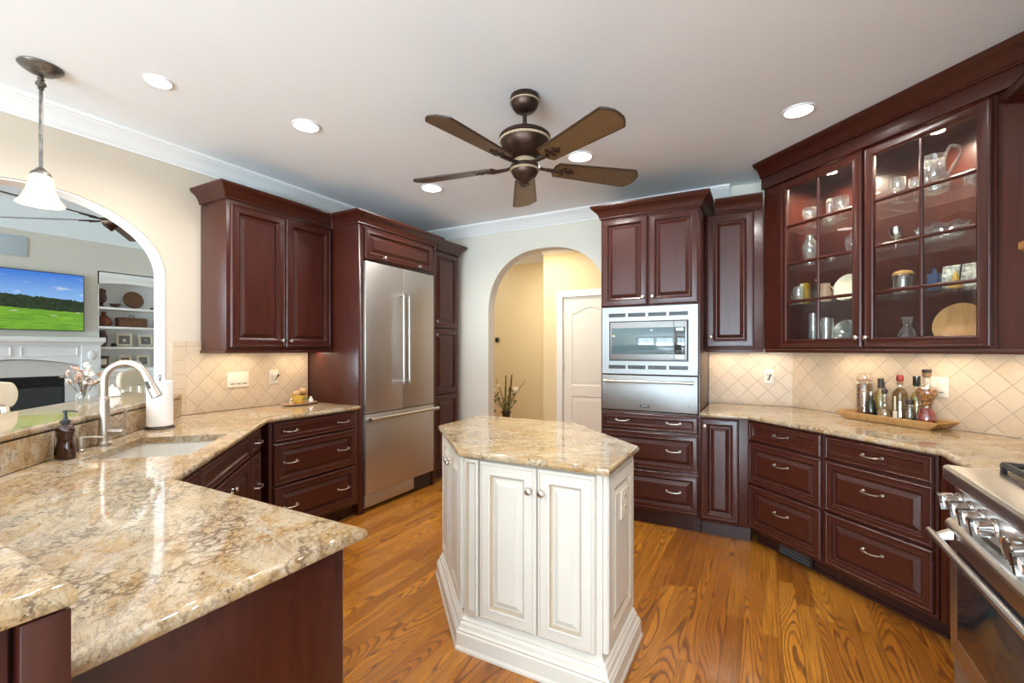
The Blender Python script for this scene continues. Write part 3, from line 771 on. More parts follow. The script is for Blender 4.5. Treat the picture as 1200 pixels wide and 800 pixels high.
# switch plates on the left tiles
def plate(name, label, cat, loc, rot, w, h, kind, group=None):
    T = thing(name, label, cat, loc, rot, group)
    MB().rings(insets(-w / 2, w / 2, -h / 2, h / 2, [(0, 0), (0, -.004), (.004, -.007)])).build('plate', 'plate', T, smooth=0)
    if kind[0] == 's':
        n = int(kind[1]); 
        for k in range(n):
            x = (k - (n - 1) / 2) * .046
            MB().box(x - .0165, x + .0165, -.009, -.0068, -.033, .033).build('rocker', 'plate', T, bevel=.0015)
            MB().box(x - .0165, x + .0165, -.0095, -.0088, -.033, -.028).build('gap', 'slot', T)
    elif kind[0] == 'o':
        for dz in (.026, -.026):
            MB().lathe([(.001, -.001), (.0165, -.001), (.0165, .001), (.001, .001)], 18).xf(Matrix.Translation((0, -.0075, dz)) @ Matrix.Rotation(radians(90), 4, 'X')).build('receptacle', 'plate', T)
            MB().box(-.008, -.005, -.0098, -.0085, dz - .001, dz + .008).box(.005, .008, -.0098, -.0085, dz - .001, dz + .008).box(-.002, .002, -.0098, -.0085, dz - .009, dz - .005).build('slots', 'slot', T)
    if kind == 'op':
        p = MB().box(-.016, .016, -.040, -.0102, .010, .042).build('plug', 'plate', T, bevel=.004)
        MB().box(.008, .018, -.046, -.028, .004, .022).tube([(.01, -.035, .008), (.004, -.036, -.008), (.0, -.030, -.022)], .004, 6).build('plug_cord', 'pump', p)
    return T
plate('switch_plate', 'almond triple rocker switch plate on the tiles under the cherry wall cabinet', 'light switch', (XL + .0125, 2.09, 1.143), 90, .165, .118, 's3')
plate('wall_outlet', 'almond outlet with a plug-in device on the tiles, right of the triple switch', 'outlet', (XL + .0125, 2.385, 1.150), 90, .074, .118, 'op')
plate('wall_outlet', 'almond outlet on the tiles near the inside corner, right of the oven cabinet', 'outlet', (.047, YB - .0125, 1.155), 0, .074, .118, 'op')
plate('wall_outlet', 'pale wall plate on the tiles partly hidden behind the waisted bottle', 'outlet', (.925 - .009, SW - .925 - .009, 1.155), -45, .118, .118, 's2')

# bread tray with pot and shakers on the left counter
T = thing('serving_board', 'small oval tan board on the counter against the refrigerator panel', 'tray', (-3.39, 2.50, CT), 90)
MB().lathe([(.001, .001), (.10, .001), (.125, .008), (.140, .017), (.136, .019), (.118, .012), (.001, .009)], 30, sx=1.15, sy=.62).build('board', 'ceramic_tan', T)
T = thing('yellow_bowl', 'yellow glazed bowl filled with bread rolls on the oval board', 'bowl', (-3.40, 2.50, CT + .0118), 0)
m = MB().lathe([(.001, .0), (.042, .0), (.046, .004), (.052, .025), (.060, .052), (.066, .068), (.062, .070), (.055, .052), (.04, .02), (.001, .012)], 24)
m.build('bowl', 'yellow_pot', T)
MB().ball((.02, 0, .052), .02, 8, sx=2.4, sy=.5, sz=.4).xf(Matrix.Translation((.045, 0, -.01))).build('painted_leaf', 'stem', T)
for i, (x, y, z, r) in enumerate([(.005, -.03, .082, .034), (.0, .034, .098, .036), (-.02, .002, .075, .03)]):
    b = MB().ball((0, 0, 0), r, 12, sx=1.1, sy=1.0, sz=.85).build('bread_roll', 'bread')
    tag(b, ['darker bread roll leaning left in the yellow bowl', 'tall pale bread roll standing right in the yellow bowl', 'bread roll behind the other two in the yellow bowl'][i], 'bread', 'rolls in the yellow bowl', (-3.40 + x, 2.50 + y, CT + .0118 + z))
T = thing('salt_shaker', 'small white salt shaker on the oval board right of the yellow bowl', 'shaker', (-3.385, 2.60, CT + .0125))
MB().lathe([(.001, 0), (.018, 0), (.023, .006), (.023, .018), (.015, .030), (.010, .034)], 18).build('body', 'ceramic_white', T)
MB().lathe([(.011, .034), (.012, .042), (.009, .049), (.001, .051)], 14).build('cap', 'ceramic_white', T)
T = thing('pepper_shaker', 'small brown pepper shaker on the oval board left of the yellow bowl', 'shaker', (-3.37, 2.405, CT + .0125))
MB().lathe([(.001, 0), (.017, 0), (.020, .006), (.019, .018), (.012, .028), (.009, .032)], 16).build('body', 'ceramic_tan', T)
MB().lathe([(.010, .032), (.012, .040), (.008, .048), (.001, .050)], 14).build('cap', 'nickel', T)
for y in (2.05, 2.56): area_light('under_cabinet_lamp', (-3.42, y, 1.354), (0, 0, 0), .06, .30, 1.3, WARM)

# ------------------------------------------------------------------ back wall: oven tower, narrow cabinets
TY = 3.686
T = thing('oven_cabinet', 'tall cherry oven cabinet holding microwave and warming drawer, double doors above and drawers below', 'cabinet', (-1.172, TY, 0), 0)
w = .764; dep = YB - TY - .004
m = MB().box(0, .012, 0, dep, .105, 2.455).box(w - .012, w, 0, dep, .105, 2.455).box(.012, w - .012, dep - .02, dep, .105, 2.455)
m.box(.012, w - .012, 0, dep - .02, 1.722, 2.455).box(.012, w - .012, 0, dep - .02, .105, .885)
m.build('body', 'cherry', T, bevel=.0012)
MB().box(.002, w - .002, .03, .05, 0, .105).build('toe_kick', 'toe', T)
fronts(T, [('door', .008, .379, 1.728, 2.442, [('k', .345, 1.79)], {'st': .058}), ('door', .385, w - .008, 1.728, 2.442, [('k', .420, 1.79)], {'st': .058}),
           ('drawer', .008, w - .008, .738, .872, [('p', .18, .812), ('p', .575, .812)], {'raised': False}),
           ('drawer', .008, w - .008, .438, .728, [('p', .18, .600), ('p', .575, .600)]), ('drawer', .008, w - .008, .128, .428, [('p', .18, .290), ('p', .575, .290)])])
MB().sweep([(0, dep), (0, 0), (w, 0), (w, dep)], crown_prof(2.450, .105), side=1).build('crown_moulding', 'cherry', T, smooth=25)

T = thing('microwave', 'built-in steel microwave with louvred trim frame in the oven cabinet', 'microwave', (-1.1575, TY, 0), 0)
w = .735
m = MB().poly([(0, 1.182), (w, 1.182), (w, 1.718), (0, 1.718)], -.022, -.001, [[(.060, 1.285), (w - .065, 1.285), (w - .065, 1.605), (.060, 1.605)]] + [[(.055 + k * .158, z), (.055 + k * .158 + .138, z), (.055 + k * .158 + .138, z + .030), (.055 + k * .158, z + .030)] for z in (1.222, 1.638) for k in range(4)], fmap=lambda a, b, h: (a, h, b))
m.build('trim_frame', 'steel_m', T, smooth=0)
mb = MB()
for z in (1.222, 1.638):
    for k in range(4):
        for j in range(3): mb.box(.055 + k * .158, .193 + k * .158, -.018, -.008, z + .0045 + j * .0105, z + .0075 + j * .0105)
mb.build('louvres', 'nickel_dark', T, smooth=0)
MB().box(.03, w - .03, .0, .40, 1.20, 1.70).build('cavity', 'black', T)
MB().box(.070, w - .075, -.034, -.002, 1.295, 1.596).build('door', 'steel_m', T, bevel=.003)
MB().box(.084, .565, -.0365, -.0342, 1.340, 1.550).build('window', 'teal_reflection_glass', T, bevel=.001)
pn = MB().box(.570, .648, -.0365, -.0342, 1.340, 1.550).build('control_panel', 'dark_glass', T, bevel=.001)
MB().box(.582, .636, -.0375, -.0366, 1.522, 1.542).build('display', 'led', pn)
MB().box(.578, .640, -.0362, -.0342, 1.306, 1.326).build('open_button', 'nickel', T, bevel=.001)
MB().box(.566, .569, -.0350, -.0330, 1.291, 1.600).build('door_gap', 'slot', T)

T = thing('warming_drawer', 'steel warming drawer with long bar handle below the microwave', 'warming drawer', (-1.1575, TY, 0), 0)
MB().box(0, w, -.026, -.001, .893, 1.172).build('front', 'steel_m', T, bevel=.004)
MB().box(.03, w - .03, 0, .45, .90, 1.165).build('drawer_box', 'black', T)
h = MB().tube([(.045, -.062, 1.125), (w - .045, -.062, 1.125)], .011, 14)
for x in (.06, w - .06): h.tube([(x, -.026, 1.125), (x, -.062, 1.125)], .010, 12)
for x in (.028, w - .064): h.tube([(x, -.062, 1.125), (x + .036, -.062, 1.125)], .0135, 14)
h.build('handle', 'bronze_light' if 'bronze_light' in M else 'nickel', T)
n_ = MB().box(.308, .382, -.0285, -.0262, .922, .942).build('nameplate', 'black', T, bevel=.001)
MB().box(.320, .366, -.0292, -.0286, .929, .936).build('nameplate_line', 'nickel', n_)
MB().box(.668, .676, -.0275, -.0262, .944, .952).build('indicator', 'black', T)

NY = 3.97
T = thing('upper_cabinet', 'narrow single door cherry wall cabinet between the oven cabinet and the glass cabinet', 'cabinet', (-.404, NY, 0), 0)
w = .412; dep = YB - NY - .004
MB().box(0, w, 0, dep, 1.378, 2.449).build('body', 'cherry', T, bevel=.0015)
fronts(T, [('door', .014, .350, 1.395, 2.442, [('k', .048, 1.475)], {'st': .062})])
MB().sweep([(0.078, 0), (w - .004, 0)], crown_prof(2.450, .105), side=1).build('crown_moulding', 'cherry', T, smooth=25)
MB().box(0.002, w - .002, -.006, .02, 1.358, 1.3775).build('light_rail', 'cherry', T, bevel=.003)

BY = 3.66
T = thing('base_cabinet', 'narrow single door cherry base cabinet right of the oven drawers', 'cabinet', (-.404, BY, 0), 0)
w = .318
MB().box(0, w, 0, YB - BY - .004, .105, .882).build('body', 'cherry', T, bevel=.0015)
MB().box(.002, w + .012, .05, .07, 0, .105).build('toe_kick', 'toe', T)
fronts(T, [('door', .008, .258, .128, .872, [('k', .036, .815)], {'st': .052})])

# diagonal base cabinets: local x runs right along the diagonal, y into the wall
DS = 3.58; D0 = -.083
def on_diag(lx): return (D0 + lx / R2, DS - D0 - lx / R2, 0)
for i, (lx, lab) in enumerate([(0.004, 'cherry three drawer base cabinet on the diagonal above the black toe vent'), (.5765, 'cherry three drawer base cabinet on the diagonal beside the steel range')]):
    T = thing('drawer_cabinet', lab, 'cabinet', on_diag(lx), -45)
    w = .572
    MB().box(0, w, 0, .60, .105, .882).build('body', 'cherry', T, bevel=.0015)
    MB().box(0, w - .002, .082, .10, 0, .105).box(0, w - .002, .072, .082, 0, .018).build('toe_kick', 'toe', T)
    a, b = (.012, .560)
    fronts(T, [('drawer', a, b, .738, .872, [('p', .286, .812)], {'raised': False}), ('drawer', a, b, .436, .728, [('p', .286, .618)], {'st': .048}), ('drawer', a, b, .126, .426, [('p', .286, .305)], {'st': .048})])
T = thing('toe_vent', 'black toe-kick vent grille at the floor under the left diagonal drawers', 'vent', on_diag(.19), -45)
m = MB().box(0, .25, .066, .0715, .006, .088); v_ = m.build('vent_plate', 'black', T, bevel=.002)
mb = MB()
for k in range(3): mb.box(.012, .235, .060, .0655, .02 + k * .02, .028 + k * .02)
mb.build('louvres', 'nickel_dark', T)
# filler cabinet that turns from the diagonal to the range
T = thing('filler_cabinet', 'slim dark cherry filler cabinet between the diagonal drawers and the range', 'cabinet', (0, 0, 0), 0)
MB().poly([(.735, 2.842), (.748, 2.82), (.748, 2.412), (XR - .004, 2.412), (XR - .004, 2.88), (1.12, 2.88), (.90, 2.84)], .105, .882).build('body', 'cherry', T, smooth=0)
MB().poly([(.80, 2.83), (.80, 2.412), (1.3, 2.412), (1.3, 2.8)], 0, .105).build('toe_kick', 'toe', T, smooth=0)

ctr = [(-.402, 3.615), (-.088, 3.615), (.722, 2.805), (.722, 2.408), (XR - .004, 2.408), (XR - .004, SW - XR - .006), (dx0 + .0, YB - .005), (-.402, YB - .005)]
o = MB().poly(ctr, CB, CT, edge=EDGE(CT, CB)).build('countertop', 'granite_b', smooth=40)
tag(o, 'golden granite countertop bending along the diagonal from the oven cabinet to the range', 'countertop')

# ------------------------------------------------------------------ glass fronted wall cabinet
GS = 3.98; G0 = .012
def on_g(lx, ly, z=0): return (G0 + (lx + ly) / R2, GS - G0 + (ly - lx) / R2, z)
T = thing('glass_cabinet', 'large lit cherry wall cabinet with two glass mullioned doors full of glassware', 'cabinet', on_g(0, 0), -45)
GW, GD = 1.365, .385
gz0, gz1 = 1.378, 2.62
xa = .155
m = MB().box(xa, GW, .0, GD, gz0, gz0 + .02).box(xa, GW, 0, GD, gz1 - .02, gz1)
m.poly([(xa, 0), (xa, GD), (.40, GD), (.02, .012), (.0, .002), (.0, 0)][:2] + [(xa - .018, GD), (xa - .018, .14), (.01, .010), (.004, 0)], gz0, gz1)
m.build('body', 'cherry', T, smooth=0)
MB().box(xa, GW - .0185, GD - .012, GD, gz0 + .0205, gz1 - .0205).build('back_panel', 'cherry', T, smooth=0)
MB().box(GW - .018, GW, .0, GD, gz0 + .0205, gz1 - .0205).build('side_panel', 'cherry', T, smooth=0)
MB().box(.741, .761, .0, .03, gz0 + .0205, gz1 - .0205).build('centre_stile', 'cherry', T, smooth=0)
MB().box(GW + .001, 1.484, .006, .03, gz0, gz1).build('filler_panel', 'cherry', T)
MB().box(.004, 1.60, -.030, .0, 2.586, 2.685).box(.01, 1.6, .0, .02, gz1, 2.685).build('fascia', 'cherry', T, bevel=.0015)
MB().sweep([(.004, -.030), (1.62, -.030)], crown_prof(2.668, .100, .082), side=1).build('crown_moulding', 'cherry', T, smooth=25)
MB().box(.022, 1.62, -.012, .02, 1.356, 1.3765).build('light_rail', 'cherry', T, bevel=.004)
for i, (x0, x1, kx) in enumerate([(.163, .744, .722), (.758, 1.352, .780)]):
    z0, z1 = 1.390, 2.578; st = .058
    prof = [(0, -.001), (0, -.015), (.003, -.019), (.009, -.0225), (.016, -.020), (st - .018, -.022), (st - .010, -.025), (st - .003, -.021), (st, -.012), (st, -.001)]
    dr = MB().rings(insets(x0, x1, z0, z1, prof), closed=True).build('door', 'cherry', T, smooth=25)
    xi0, xi1, zi0, zi1 = x0 + st, x1 - st, z0 + st, z1 - st
    mu = MB()
    xm = (xi0 + xi1) / 2
    bar = lambda a0, a1, b0, b1: mu.rings(insets(a0, a1, b0, b1, [(0, -.004), (0, -.012), (.004, -.016), (.006, -.0175)]))
    bar(xm - .010, xm + .010, zi0, zi1)
    for k in (1, 2, 3):
        zz = zi0 + (zi1 - zi0) * k / 4; bar(xi0, xi1, zz - .010, zz + .010)
    mu.build('mullions', 'cherry', dr, smooth=0)
    MB().box(xi0 - .002, xi1 + .002, -.0105, -.0085, zi0 - .002, zi1 + .002).build('pane', 'glass', dr, smooth=0)
    knob(dr, kx, 1.450)
SHELVES = [1.398, 1.700, 1.970, 2.240]
for z in SHELVES[1:]:
    MB().box(xa + .003, .748, .025, GD - .016, z - .007, z).build('glass_shelf', 'shelf_glass', T, smooth=0)
    MB().box(.752, GW - .021, .025, GD - .016, z - .007, z).build('glass_shelf', 'shelf_glass', T, smooth=0)
for x in (.40, 1.02):
    MB().lathe([(.001, 2.597), (.030, 2.597), (.034, 2.590), (.026, 2.588), (.001, 2.588)], 20, (x, .17, 0)).build('puck_lamp', 'puck', T)
    p_ = on_g(x, .17, 2.580)
    area_light('puck_light', p_, (0, 0, 0), .05, .05, 9.5, (1, .86, .66), 'DISK', 160)

# ------------------------------------------------------------------ things in the glass cabinet
def lathe_thing(name, label, cat, prof, mat, at, part='body', group=None, seg=20, **kw):
    T = thing(name, label, cat, at, kw.pop('rot', -45), group)
    MB().lathe(prof, seg, **kw).build(part, mat, T)
    return T
def sh(k): return SHELVES[k] + (.0015 if k else .0015)
goblet = lambda r, h, stem: [(.001, 0), (r * .85, .001), (r * .8, .004), (.006, .010), (.005, stem * .5), (.006, stem), (r * .7, stem + .012), (r, stem + (h - stem) * .45), (r * .95, h), (r * .92, h), (r * .93, stem + (h - stem) * .5), (.004, stem + .012)]
def goblet_thing(name, label, at, r, h, stem, mat='crystal'):
    T = thing(name, label, 'glass', at, -45)
    p = goblet(r, h, stem)
    MB().lathe(p[:6], 18).build('stem', mat, T); MB().lathe(p[5:], 20).build('bowl', mat, T)
    return T
def wide(name, label, at, r, h): return goblet_thing(name, label, at, r, h, h * .35)
# left door, from the top shelf down
lathe_thing('glass_decanter', 'cut glass decanter on the top shelf behind the left cabinet door', 'decanter', [(.001, 0), (.034, 0), (.038, .01), (.036, .05), (.020, .08), (.016, .11), (.022, .13), (.016, .14), (.022, .16), (.012, .185), (.001, .19)], 'crystal', on_g(.364, .20, sh(3)))
wide('brandy_snifter', 'round brandy snifter on the top shelf, right of the cut glass decanter', on_g(.498, .13, sh(3)), .050, .145)
wide('brandy_snifter', 'round brandy snifter on the top shelf, left of the cut glass decanter', on_g(.282, .12, sh(3)), .048, .135)
lathe_thing('crystal_vase', 'tall crystal vase on the second shelf from the top behind the left door', 'vase', [(.001, 0), (.030, 0), (.024, .012), (.026, .03), (.044, .09), (.050, .13), (.040, .165), (.024, .19), (.030, .215), (.027, .215), (.021, .19), (.036, .16), (.045, .12), (.001, .03)], 'crystal', on_g(.282, .12, sh(2)))
lathe_thing('candle_dish', 'small low silver candle dish on the second shelf behind the left door', 'candle holder', [(.001, 0), (.025, 0), (.028, .003), (.010, .008), (.008, .018), (.022, .026), (.024, .034), (.018, .034), (.001, .026)], 'silver', on_g(.417, .15, sh(2)))
lathe_thing('glass_jar', 'clear covered glass jar at the right end of the second shelf behind the left door', 'glass jar', [(.001, 0), (.030, 0), (.012, .012), (.012, .03), (.036, .06), (.042, .10), (.036, .13), (.040, .14), (.012, .155), (.010, .17), (.001, .175)], 'crystal', on_g(.563, .15, sh(2)))
T = thing('glass_mug', 'glass mug with curled handle at the left end of the third shelf', 'mug', on_g(.236, .070, sh(1)), -45)
MB().lathe([(.001, 0), (.032, 0), (.034, .004), (.034, .125), (.031, .125), (.030, .01), (.001, .008)], 20).build('body', 'clear', T)
MB().tube([(-.033, 0, .030)] + [(-.036 - .026 * sin(pi * k / 8), 0, .028 + .085 * k / 8) for k in range(9)] + [(-.033, 0, .113)], .006, 8).build('handle', 'crystal', T)
T = thing('oil_tin', 'upright amber yellow oil tin beside the glass mug on the third shelf', 'tin', on_g(.224, .145, sh(1)), -35)
MB().box(-.025, .025, -.02, .02, 0, .155).build('body', 'oil', T, bevel=.003); MB().box(-.025, .0, -.0208, -.0202, .01, .15).build('pale_label', 'ceramic_cream', T)
T = thing('dark_vinegar_bottle', 'slim dark bottle right of the amber tin on the third shelf', 'bottle', on_g(.262, .205, sh(1)), -45)
MB().lathe([(.001, 0), (.022, 0), (.024, .004), (.024, .11), (.010, .14), (.009, .17)], 16).build('body', 'dark_bottle', T); MB().lathe([(.010, .165), (.010, .182), (.001, .183)], 12).build('cap', 'cork', T)
T = thing('stoneware_jug', 'tan stoneware jug on the third shelf left of the cream plate', 'jug', on_g(.389, .125, sh(1)), -45)
MB().lathe([(.001, 0), (.036, 0), (.040, .006), (.040, .07), (.030, .098), (.034, .128), (.030, .128), (.027, .10), (.035, .07), (.001, .01)], 20).build('body', 'ceramic_tan', T)
MB().tube([(.036, 0, .03), (.060, 0, .04), (.064, 0, .075), (.052, 0, .10), (.030, 0, .105)], .005, 8).build('handle', 'ceramic_tan', T)
def stood_plate(name, label, at, r, mat, rim=None, tilt=14, deep=.010, cat='plate', rot=-45):
    T = thing(name, label, cat, at, rot)
    m = MB().lathe([(.001, .004), (r * .60, .004), (r * .66, .007), (r * .94, deep + .006), (r, deep + .008), (r * .99, deep + .003), (r * .6, -.002), (.001, -.002)], 32)
    X = Matrix.Translation((0, .03, r * cos(radians(tilt)) + .003)) @ Matrix.Rotation(radians(90 - tilt), 4, 'X')
    m.xf(X).build('plate', mat, T)
    if rim: MB().lathe([(r * .68, .009), (r * .92, deep + .0065), (r * .92, deep + .0085), (r * .68, .011)], 32).xf(X).build('rim', rim, T)
    MB().tube([(-.02, .03, .004), (-.02, -.015, .004), (-.02, -.018, .018)], .003, 6).tube([(.02, .03, .004), (.02, -.015, .004), (.02, -.018, .018)], .003, 6).tube([(-.02, .03, .004), (0, .085, .004), (.02, .03, .004)], .003, 6).build('stand', 'bronze_dark', T)
    return T
stood_plate('display_plate', 'round cream ceramic plate standing on the third shelf at the right of the left door', on_g(.473, .20, sh(1)), .092, 'ceramic_cream')
lathe_thing('glass_cylinder', 'tall clear glass cylinder on the bottom shelf, left of its twin', 'glass cylinder', [(.001, 0), (.027, 0), (.028, .003), (.028, .235), (.026, .235), (.025, .012), (.001, .010)], 'clear', on_g(.291, .14, sh(0) + .0))
lathe_thing('glass_cylinder', 'shorter wide glass cylinder on the bottom shelf beside the silver plate', 'glass cylinder', [(.001, 0), (.044, 0), (.046, .003), (.046, .195), (.043, .195), (.042, .012), (.001, .010)], 'clear', on_g(.379, .15, sh(0)))
stood_plate('silver_plate', 'round fluted silver plate standing on the bottom shelf behind the left door', on_g(.438, .23, sh(0)), .090, 'silver', 'crystal')
# right door
goblet_thing('glass_goblet', 'wide stemmed crystal goblet on the top shelf behind the right door', on_g(.838, .14, sh(3)), .042, .150, .062)
goblet_thing('glass_goblet', 'narrow stemmed crystal goblet on the top shelf left of the large pitcher', on_g(.906, .176, sh(3)), .030, .130, .055)
T = thing('crystal_pitcher', 'large cut crystal pitcher with looped handle on the top shelf', 'pitcher', on_g(1.025, .14, sh(3)), -45)
MB().lathe([(.001, 0), (.050, 0), (.062, .008), (.072, .05), (.066, .085), (.050, .115), (.047, .16), (.054, .205), (.050, .205), (.043, .16), (.046, .115), (.062, .08), (.066, .05), (.001, .012)], 28).build('body', 'crystal', T)
MB().tube([(.050, 0, .195)] + [(.075 + .05 * sin(pi * k / 10) * .9, 0, .235 - .13 * k / 10 + .02 * sin(pi * k / 10)) for k in range(11)] + [(.064, 0, .09)], .0075, 10).build('handle', 'crystal', T)
lathe_thing('crystal_tumbler', 'small cut crystal tumbler at the right end of the top shelf', 'glass', [(.001, 0), (.028, 0), (.032, .004), (.038, .085), (.035, .085), (.029, .012), (.001, .012)], 'crystal', on_g(1.162, .20, sh(3)))
T = goblet_thing('silver_goblet', 'polished silver goblet on the second shelf behind the right door', on_g(.823, .15, sh(2)), .034, .135, .062, 'silver')
T = thing('crystal_bowl', 'long scalloped cut crystal bowl on the second shelf behind the right door', 'bowl', on_g(1.049, .16, sh(2)), -45)
def scal(r, z, amp=0.0, k=9):
    return [(r * (1 + amp * cos(k * 2 * pi * i / 54)) * cos(2 * pi * i / 54) * 1.35, r * (1 + amp * cos(k * 2 * pi * i / 54)) * sin(2 * pi * i / 54) * .85, z + amp * .10 * cos(k * 2 * pi * i / 54)) for i in range(54)]
MB().rings([scal(.050, 0), scal(.062, .006), scal(.082, .050, .03), scal(.094, .088, .06), scal(.091, .088, .06), scal(.078, .050, .03), scal(.056, .012)]).build('body', 'crystal', T)
T = thing('glass_canister', 'clear glass canister with woven brown lid on the third shelf behind the right door', 'canister', on_g(.861, .15, sh(1)), -45)
MB().lathe([(.001, 0), (.046, 0), (.048, .004), (.048, .095), (.045, .097), (.044, .01), (.001, .008)], 22).build('body', 'clear', T)
MB().lathe([(.001, .098), (.052, .098), (.054, .103), (.050, .112), (.001, .114)], 22).build('rim', 'silver', T)
MB().lathe([(.001, .113), (.050, .113), (.052, .122), (.040, .136), (.016, .142), (.001, .142)], 20).build('lid', 'brown_lid', T)
T = thing('blue_bottle', 'square dark blue bottle on the third shelf left of the painted plates', 'bottle', on_g(.995, .19, sh(1)), -45)
MB().box(-.027, .027, -.02, .02, 0, .105).build('body', 'blue_glass', T, bevel=.006); MB().lathe([(.010, .103), (.010, .122), (.013, .124), (.013, .130), (.001, .131)], 12).build('neck', 'blue_glass', T)
for i, (x, y) in enumerate([(1.026, .25), (1.110, .26)]):
    T = thing('painted_dish', ['painted floral dish standing on the third shelf behind the yellow figure', 'painted floral dish leaning at the right end of the third shelf'][i], 'plate', on_g(x, y, sh(1)), -45)
    m = MB().rings(insets(-.040, .040, 0, .150, [(0, .006), (0, .0), (.006, -.003), (.018, .002), (.02, .002)])); m.xf(Matrix.Rotation(radians(-10), 4, 'X')).build('dish', 'painted', T, smooth=20)
    MB().tube([(-.02, .03, .004), (-.02, -.008, .004)], .003, 6).tube([(.02, .03, .004), (.02, -.008, .004)], .003, 6).build('stand', 'bronze_dark', T)
T = thing('ceramic_figure', 'small yellow ceramic figure in front of the painted dishes', 'figurine', on_g(1.122, .14, sh(1)), -45)
MB().lathe([(.001, 0), (.028, 0), (.030, .008), (.024, .03), (.014, .05), (.016, .062), (.010, .078), (.003, .095), (.001, .096)], 16).build('body', 'yellow_pot', T)
lathe_thing('glass_carafe', 'waisted clear glass carafe with flared stopper on the bottom shelf behind the right door', 'decanter', [(.001, 0), (.042, 0), (.046, .006), (.046, .05), (.038, .085), (.020, .110), (.018, .125), (.022, .132), (.020, .136), (.030, .165), (.028, .168), (.001, .150)], 'crystal', on_g(.890, .14, sh(0)))
stood_plate('wooden_platter', 'large round honey wood platter standing on the bottom shelf behind the right door', on_g(1.078, .22, sh(0)), .118, 'turned_wood', None, 16, .012, 'platter')
T = thing('wooden_dish', 'low wooden dish in front of the honey wood platter', 'dish', on_g(1.075, .11, sh(0)), -45)
MB().lathe([(.001, 0), (.066, 0), (.070, .004), (.072, .034), (.068, .034), (.066, .010), (.001, .008)], 28, sx=1.25, sy=.8).build('dish', 'turned_wood', T)

for x, y in ((-.30, 4.2), (.02, 4.2)): area_light('under_cabinet_lamp', (x, y, 1.352), (0, 0, 0), .25, .06, .9, WARM)
for lx in (.45, .95, 1.40):
    area_light('under_cabinet_lamp', on_g(lx, .25, 1.352), (0, 0, radians(-45)), .30, .06, 1.1, WARM)

# ------------------------------------------------------------------ range and hood on the right wall (local x runs towards the camera)
T = thing('kitchen_range', 'steel gas range with row of chrome knobs and long bar handle on the oven door', 'range', (.67, 2.400, 0), -90)
w = .910
MB().box(0, w, .02, .70, .12, .895).build('body', 'steel', T, bevel=.003)
# rounded front lip over the control panel (profile in y-z swept along x)
def extr(prof, x0, x1): return MB().rings([[(x0, y, z) for y, z in prof], [(x1, y, z) for y, z in prof]])
lip = [(.11, .918), (-.030, .926), (-.038, .924), (-.043, .919), (-.045, .912), (-.045, .878), (-.041, .870), (-.034, .866), (.02, .862), (.11, .862)]
extr(lip, 0, w).build('front_lip', 'steel_h', T, smooth=40)
extr([(.02, .862), (-.012, .862), (.006, .735), (.02, .735)], .003, w - .003).build('control_panel', 'steel_h', T, smooth=20)
def rknob(x, r=.026, big=False):
    m = MB()
    if not big:
        k = MB().lathe([(.030, 0), (.031, .004), (.029, .010), (r, .012), (r, .050), (r - .002, .053), (.001, .053)], 22)
        k.box(-.010, .010, -r - .003, r + .003, .020, .064)
    else:
        k = MB().lathe([(.036, 0), (.037, .012), (.041, .016), (.042, .040), (.038, .044), (.034, .041), (.001, .041)], 30)
    k.xf(Matrix.Translation((x, -.004, .800)) @ Matrix.Rotation(radians(98), 4, 'X'))
    return k
for x in (.045, .150, .245, .345, .640, .735, .835):
    rknob(x).build('knob', 'chrome', T, smooth=30)
g = rknob(.545, big=True).build('thermostat_dial', 'chrome', T, smooth=30)
k = MB().lathe([(.001, .0415), (.032, .0415), (.032, .0425), (.001, .0425)], 24); k.xf(Matrix.Translation((.545, -.004, .800)) @ Matrix.Rotation(radians(98), 4, 'X')); k.build('dial_face', 'nickel', g)
dn_ = [(.02, .722), (-.020, .722), (-.032, .716), (-.040, .702), (-.036, .686), (-.026, .678), (-.022, .20), (-.016, .185), (.02, .185)]
dr = extr(dn_, .003, w - .003).build('oven_door', 'steel_h', T, smooth=40)
MB().box(.085, w - .085, -.0262, -.021, .29, .625).build('window', 'dark_glass', dr, bevel=.002)
MB().box(.073, w - .073, -.0245, -.021, .278, .637).build('window_frame', 'steel', dr)
h = MB().tube([(-.012, -.082, .655), (w + .012, -.082, .655)], .0135, 16)
for x in (.05, w - .05):
    h.rings([[(x + a * .016, -.030, .672 + b * .018) for a, b in ((-1, -1), (1, -1), (1, 1), (-1, 1))], [(x + a * .010, -.078, .655 + b * .010) for a, b in ((-1, -1), (1, -1), (1, 1), (-1, 1))]])
h.build('handle', 'steel_h', dr, smooth=30)
MB().box(.004, w - .004, -.012, .02, .06, .178).build('kick_panel', 'steel', T, bevel=.002)
for x in (.05, w - .05):
    MB().lathe([(.02, 0), (.02, .10), (.012, .13)], 12, (x, .10, 0)).build('leg', 'nickel', T)
MB().box(.01, w - .01, .115, .68, .896, .915).build('cooktop', 'black', T, bevel=.003)
